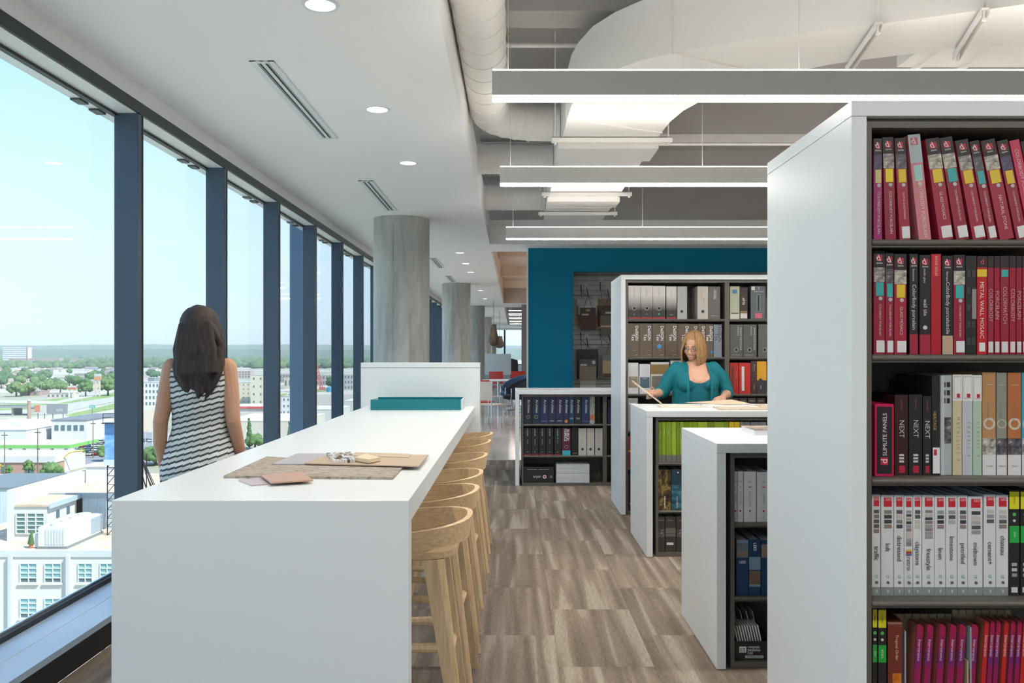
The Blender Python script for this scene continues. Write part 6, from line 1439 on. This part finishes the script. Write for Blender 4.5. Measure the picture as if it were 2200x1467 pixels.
# ---- nearer rooftop complex
WC = (.74, .72, .66)
yb = 94.0; zr = PYZ(1182, yb)
t = thing('warehouse', (0, yb, ZG), 'cream painted brick warehouse with steel windows below the window sill', 'building')
xa, xb = PXW(-200, yb), PXW(430, yb); H = zr-ZG
MB().box(xa, xb, 0, 34, 0, H-.7).build('wall', C(WC, .85), t); MB().box(xa, xb, .5, 34, H-.7, H-.55).build('roof', noisy('gravel_roof', [(.35, (.52, .40, .29)), (.65, (.66, .54, .42))], (.6, .6, .6), .95), t); MB().box(xa, xb, -.15, .5, H-.7, H).build('parapet', C((.66, .68, .70), .7), t)
for px in (26, 150, 272): MB().box(PXW(px-4, yb), PXW(px+3, yb), -.5, -.001, 0, H-.4).build('pilaster', C((.62, .66, .68), .7), t)
def fwin(px0, px1, py0, py1, nx=2, ny=4):
    a, b, z0, z1 = PXW(px0, yb), PXW(px1, yb), PYZ(py1, yb)-ZG, PYZ(py0, yb)-ZG
    f = MB().box(a, b, -.02, .0, z0, z1).build('window', mat('blue_pane', (.22, .42, .44), .15), t)
    for k in range(nx+1): x = a+(b-a)*k/nx; MB().box(x-.05, x+.05, -.12, -.021, z0, z1).build('mullion', C((.72, .76, .74), .6), f)
    for k in range(ny+1): z_ = z0+(z1-z0)*k/ny; MB().box(a, b, -.13, -.022, z_-.045, z_+.045).build('glazing_bar', C((.72, .76, .74), .6), f)
    MB().box(a, b, -.018-.004, -.0201, z0, z0+(z1-z0)*.24).build('open_sash', mat('dark_pane', (.10, .16, .17), .2), f)
    MB().box(a-.2, b+.2, -.25, -.001, z0-.22, z0-.02).build('sill', C(WC, .8), f)
for (a, b) in ((44.3, 80), (96.8, 132), (169, 199), (216, 246), (290, 322), (-40, -6)):
    fwin(a, b, 1210, 1251); fwin(a, b, 1285, 1327); fwin(a, b, 1360, 1402)
zrr = zr-.55
# penthouse
t = thing('penthouse', (0, 0, zrr), 'cream rooftop penthouse with gridded glass doors and tall side wall', 'building')
zl = PYZ(1053, 101)-zrr; zp = PYZ(1083, 101)-zrr
x0, x1 = PXW(15, 101), PXW(101, 101)
MB().box(x0, x0+1.1, 101, 124, 0, zl).build('side_wall', C((.72, .71, .68), .85), t); MB().box(x0+1.1, x1, 101, 107.8, 0, zp-.25).build('wall', C((.74, .73, .68), .85), t); MB().box(x0+1.1, x1+.3, 100.8, 107.8, zp-.24, zp).build('roof', noisy('tan_roof', [(.35, (.52, .39, .27)), (.65, (.64, .50, .37))], (.7, .7, .7), .95), t); MB().box(x1+.31, x1+.5, 100.8, 107.8, zp-.5, zp+.05).build('gutter', C((.45, .55, .58), .5), t)
a, b, z0, z1 = PXW(36, 101), PXW(96, 101), PYZ(1146, 101)-zrr, PYZ(1102, 101)-zrr
f = MB().box(a, b, 100.95, 100.99, max(.05, z0), z1).build('glass_door', mat('green_pane', (.14, .24, .22), .15), t)
for k in (0, 1, 1.18, 2.1, 3): x = a+(b-a)*k/3; MB().box(x-.07, x+.07, 100.85, 100.94, max(.05, z0), z1).build('mullion', C((.75, .77, .74), .6), f)
for k in range(6): z_ = max(.05, z0)+(z1-max(.05, z0))*k/5; MB().box(a, b, 100.84, 100.93, z_-.05, z_+.05).build('glazing_bar', C((.75, .77, .74), .6), f)
for y in (103, 105.4): MB().box(x1, x1+.06, y, y+.7, zp-2.0, zp-1.1).build('window', WIN, t)
t = thing('metal_annex', (0, 0, zrr), 'blue grey metal clad rooftop annex with tan roof', 'building')
z2 = PYZ(1060, 108.2)-zrr; x2 = PXW(250, 108.2)
MB().box(x1+.6, x2+8, 108.1, 126, 0, z2-.3).build('wall', noisy('ribbed_metal', [(.4, (.46, .52, .56)), (.6, (.56, .62, .66))], (6, .2, .2), .5), t); MB().box(x0+1.2, x2+8, 108.05, 126, z2-.29, z2).build('roof', noisy('tan_roof_2', [(.35, (.54, .42, .31)), (.65, (.66, .53, .41))], (.5, .5, .5), .95), t); MB().box(x0+1.2, x2+8, 107.9, 108.04, z2-.5, z2+.12).build('edge_flashing', C((.40, .46, .50), .5), t)
vx = PXW(137, 113); vt = MB().lathe([(.75, 0), (.75, .5), (.55, .9), (.62, 1.0), (.3, 1.35), (0, 1.4)], (vx, 113, z2), 14).build('roof_vent', C((.74, .75, .74), .4), t, smooth=True)
MB().lathe([(.2, 0), (.2, .9)], (PXW(108, 112), 112, z2), 10).build('pipe_vent', C((.7, .7, .7), .5), t)
t = thing('plant_room', (PXW(222, 117), 117, zrr+z2), 'small white plant room standing on the tan roof', 'building'); MB().box(-2.4, 3.5, 0, 3, 0, 2.2).build('wall', C((.72, .74, .74), .8), t); MB().box(-2.6, 3.7, -.2, 3.2, 2.2, 2.4).build('roof', C((.74, .75, .75), .8), t)
# HVAC unit
hx = PXW(82, 97); t = thing('rooftop_chiller', (hx, 97, zrr), 'long white louvred air conditioning unit on the warehouse roof', 'air conditioner')
wv = PXW(143, 97)-hx; MB().box(0, wv, 0, 8.4, .3, 2.45).build('casing', C((.76, .77, .77), .5), t); MB().box(-.1, wv+.1, -.1, 8.5, 0, .3).build('skid', C((.25, .28, .30), .6), t); MB().box(-.8, -.01, .4, 1.8, .1, 1.6).build('control_box', C((.74, .75, .75), .5), t)
for k in range(7): MB().box(wv*.26+k*wv*.1, wv*.26+k*wv*.1+wv*.05, -.06, -.001, .5, 2.2).build('louvre', C((.60, .64, .64), .5), t)
for k in range(4): MB().lathe([(.75, 2.45), (.75, 2.7), (.6, 2.7)], (wv/2, 1.2+2*k, 0), 16).build('fan_cowl', C((.72, .73, .73), .5), t)
MB().box(wv+.001, wv+.05, 5.6, 8.2, .5, 2.3).build('coil_panel', C((.38, .46, .52), .5), t)
# billboard tower
bxx = PXW(262, 104); t = thing('billboard_tower', (bxx, 104, zrr), 'blue sky billboard on a black lattice steel tower', 'billboard')
hz0, hz1 = PYZ(986, 104)-zrr, PYZ(907, 104)-zrr
MB().box(-1.95, 2.2, -.3, 0, hz0, hz1).build('panel', noisy('sky_poster', [(.3, (.04, .14, .40)), (.55, (.16, .34, .62)), (.75, (.45, .62, .78))], (.2, .2, .5), .5), t); MB().box(-2.05, 2.3, -.36, -.01, hz0-.7, hz0-.02).build('apron', C((.62, .68, .72), .6), t)
lm = M['black']
for (x, y) in ((-1.9, .3), (-1.0, .3), (1.0, 2.5), (1.9, 2.5)): MB().tube([(x, y, 0), (x, y, hz0+.4)], .07, 6).build('leg', lm, t)
for k in range(9):
    z_ = k*(hz0/9); z3 = (k+1)*(hz0/9); MB().tube([(-1.9, .3, z_), (-1.0, .3, z3)], .045, 5).build('brace', lm, t); MB().tube([(-1.9, .3, z3), (-1.0, .3, z3)], .04, 5).build('brace', lm, t)
for (x, e) in ((1.9, 5.2), (1.9, 4.2), (1.4, 3.4)): MB().tube([(x, 1, hz0), (e, 2.6, 0)], .08, 6).build('strut', lm, t)
for k in range(4): MB().tube([(1.9+.4*k, 1.2, hz0*(1-.2*k)), (3.4+.3*k, 2.2, hz0*(.55-.15*k))], .05, 5).build('brace', lm, t)
for z_ in (hz1+.6, hz1+1.1): MB().tube([(-1.9, -.8, z_), (2.2, -.8, z_)], .04, 5).build('rail', lm, t)
for x in (-1.9, 0, 2.2): MB().tube([(x, -.8, hz1), (x, -.8, hz1+1.1)], .04, 5).build('rail_post', lm, t)
MB().box(-2, 2.3, -1, -.31, hz1-.1, hz1).build('walkway', lm, t)
# grey shed left
t = thing('metal_shed', (PXW(-40, 118), 118, ZG), 'blue grey metal shed at the left edge beyond the penthouse', 'building'); hh = PYZ(1050, 118)-ZG; ww = PXW(30, 118)-PXW(-40, 118)
MB().box(-ww, ww, 0, 14, 0, hh).build('wall', noisy('ribbed_metal', [(.4, (.46, .52, .56)), (.6, (.56, .62, .66))]), t); MB().box(-ww, ww, -.2, 14, hh+.01, hh+.2).build('roof', C((.20, .23, .25), .7), t)
t = thing('patio_tree', (PXW(68, 97.5), 97.5, zrr), 'small conifer in a terracotta pot by the chiller', 'potted plant'); MB().lathe([(.22, 0), (.3, .5)], n=12).build('pot', C((.55, .22, .12), .8), t); MB().lathe([(.42, .5), (.3, 1.2), (0, 2.1)], n=10).build('crown', FOL[0], t)
# ---- blocks seen between the other window posts
bldg(303, 350, 874, 822, 22, (.74, .73, .69), 'white four storey block left of the walking woman', 4, 6); bldg(318, 331, 868, 812, 10, (.30, .34, .38), 'dark roof plant house behind the white block')
bldg(497, 560, 868, 822, 20, (.70, .64, .50), 'cream mill building with tiny windows', 5, 6, wf=.22, hf=.3); bldg(538, 568, 872, 806, 14, (.72, .67, .55), 'cream lift tower with a flat cap beside the mill', 4, 2, wf=.25, hf=.3)
bldg(506, 538, 812, 797, 20, (.58, .44, .42), 'pink brick block on the wooded slope', 3, 5); bldg(490, 575, 887, 874, 30, (.70, .69, .66), 'long low white roofed depot with a red fascia', 0, 0, (.74, .73, .70))
p = G(490, 887); MB_ = MB().box(p.x, G(575, 887).x, p.y-1, p.y-.3, ZG+3, ZG+4.4).build('canopy_fascia', C((.62, .10, .09), .6)); tag(MB_, 'red canopy fascia along the front of the low depot', 'canopy')
bldg(478, 650, 945, 905, 48, (.70, .67, .58), 'large cream warehouse with a white roof behind the table', 0, 0, (.78, .76, .72))
t = bldg(606, 642, 893, 852, 22, (.74, .75, .77), 'white stepped office with small square windows', 3, 4, wf=.4, hf=.4); bldg(616, 645, 890, 842, 12, (.70, .72, .75), 'white upper block behind the stepped office', 3, 3, wf=.35, hf=.4)
bldg(600, 690, 822, 804, 20, (.40, .34, .32), 'long dark brick viaduct building at the slope foot', 2, 14); bldg(610, 660, 836, 812, 12, (.62, .54, .46), 'tan sheds along the highway', 1, 6)
bldg(678, 720, 828, 806, 24, (.46, .40, .36), 'brown warehouse row beyond the crane', 2, 6); bldg(725, 780, 838, 805, 24, (.50, .48, .46), 'grey blocks far right of the window wall', 3, 8); bldg(655, 730, 915, 880, 30, (.72, .70, .66), 'cream flat-roofed depot right of the crane', 0, 0, (.78, .76, .72)); bldg(740, 800, 890, 862, 30, (.66, .65, .62), 'pale depot near the end screen', 0, 0, (.76, .75, .72))
p = G(692, 842); t = thing('tank', p, 'bright blue water tank below the red crane', 'tank'); MB().lathe([(3.4, 0), (3.4, 4.6), (0, 5.6)], (8, 0, 0), 18).build('shell', C((.05, .34, .58), .5), t); MB().lathe([(3.5, 0), (3.5, .4)], (8, 0, 0), 18).build('base', C((.4, .4, .4)), t)
# red lattice crane
p = G(692, 838); t = thing('crane', p, 'red lattice crane mast standing among the sheds', 'crane'); H = PYZ(768, p.y)-ZG; rm = C((.60, .16, .17), .6)
def lat(x, y, z_): k = z_/H; return (x*1.4*(1-.4*k)-8*k, y*1.4*(1-.4*k), z_)
for x in (-1, 1):
    for y in (-1, 1): MB().tube([lat(x, y, 0), lat(x, y, H)], .28, 5).build('chord', rm, t)
for k in range(10):
    a_, b_ = H*k/10, H*(k+1)/10
    for y in (-1, 1): MB().tube([lat(-1, y, a_), lat(1, y, b_)], .18, 4).build('lacing', rm, t)
MB().box(-3, 3, -2, 2, 0, 3.4).build('cab', rm, t)

# ---- summer haze lying over the far part of the city
hz = MB().box(-8900, 5900, 330, 9400, ZG-.5, 95).build('haze', mat('haze_surface', (1, 1, 1)))
hm_ = bpy.data.materials.new('haze'); hm_.use_nodes = True; hm_.node_tree.nodes.clear()
_ho = hm_.node_tree.nodes.new('ShaderNodeOutputMaterial'); _hv = hm_.node_tree.nodes.new('ShaderNodeVolumeScatter')
_hv.inputs['Color'].default_value = (.88, .95, 1, 1); _hv.inputs['Density'].default_value = 1.2e-4; hm_.node_tree.links.new(_hv.outputs[0], _ho.inputs['Volume'])
hz.data.materials.clear(); hz.data.materials.append(hm_); tag(hz, 'pale summer haze over the distant city and hills', 'haze', None, 'stuff')
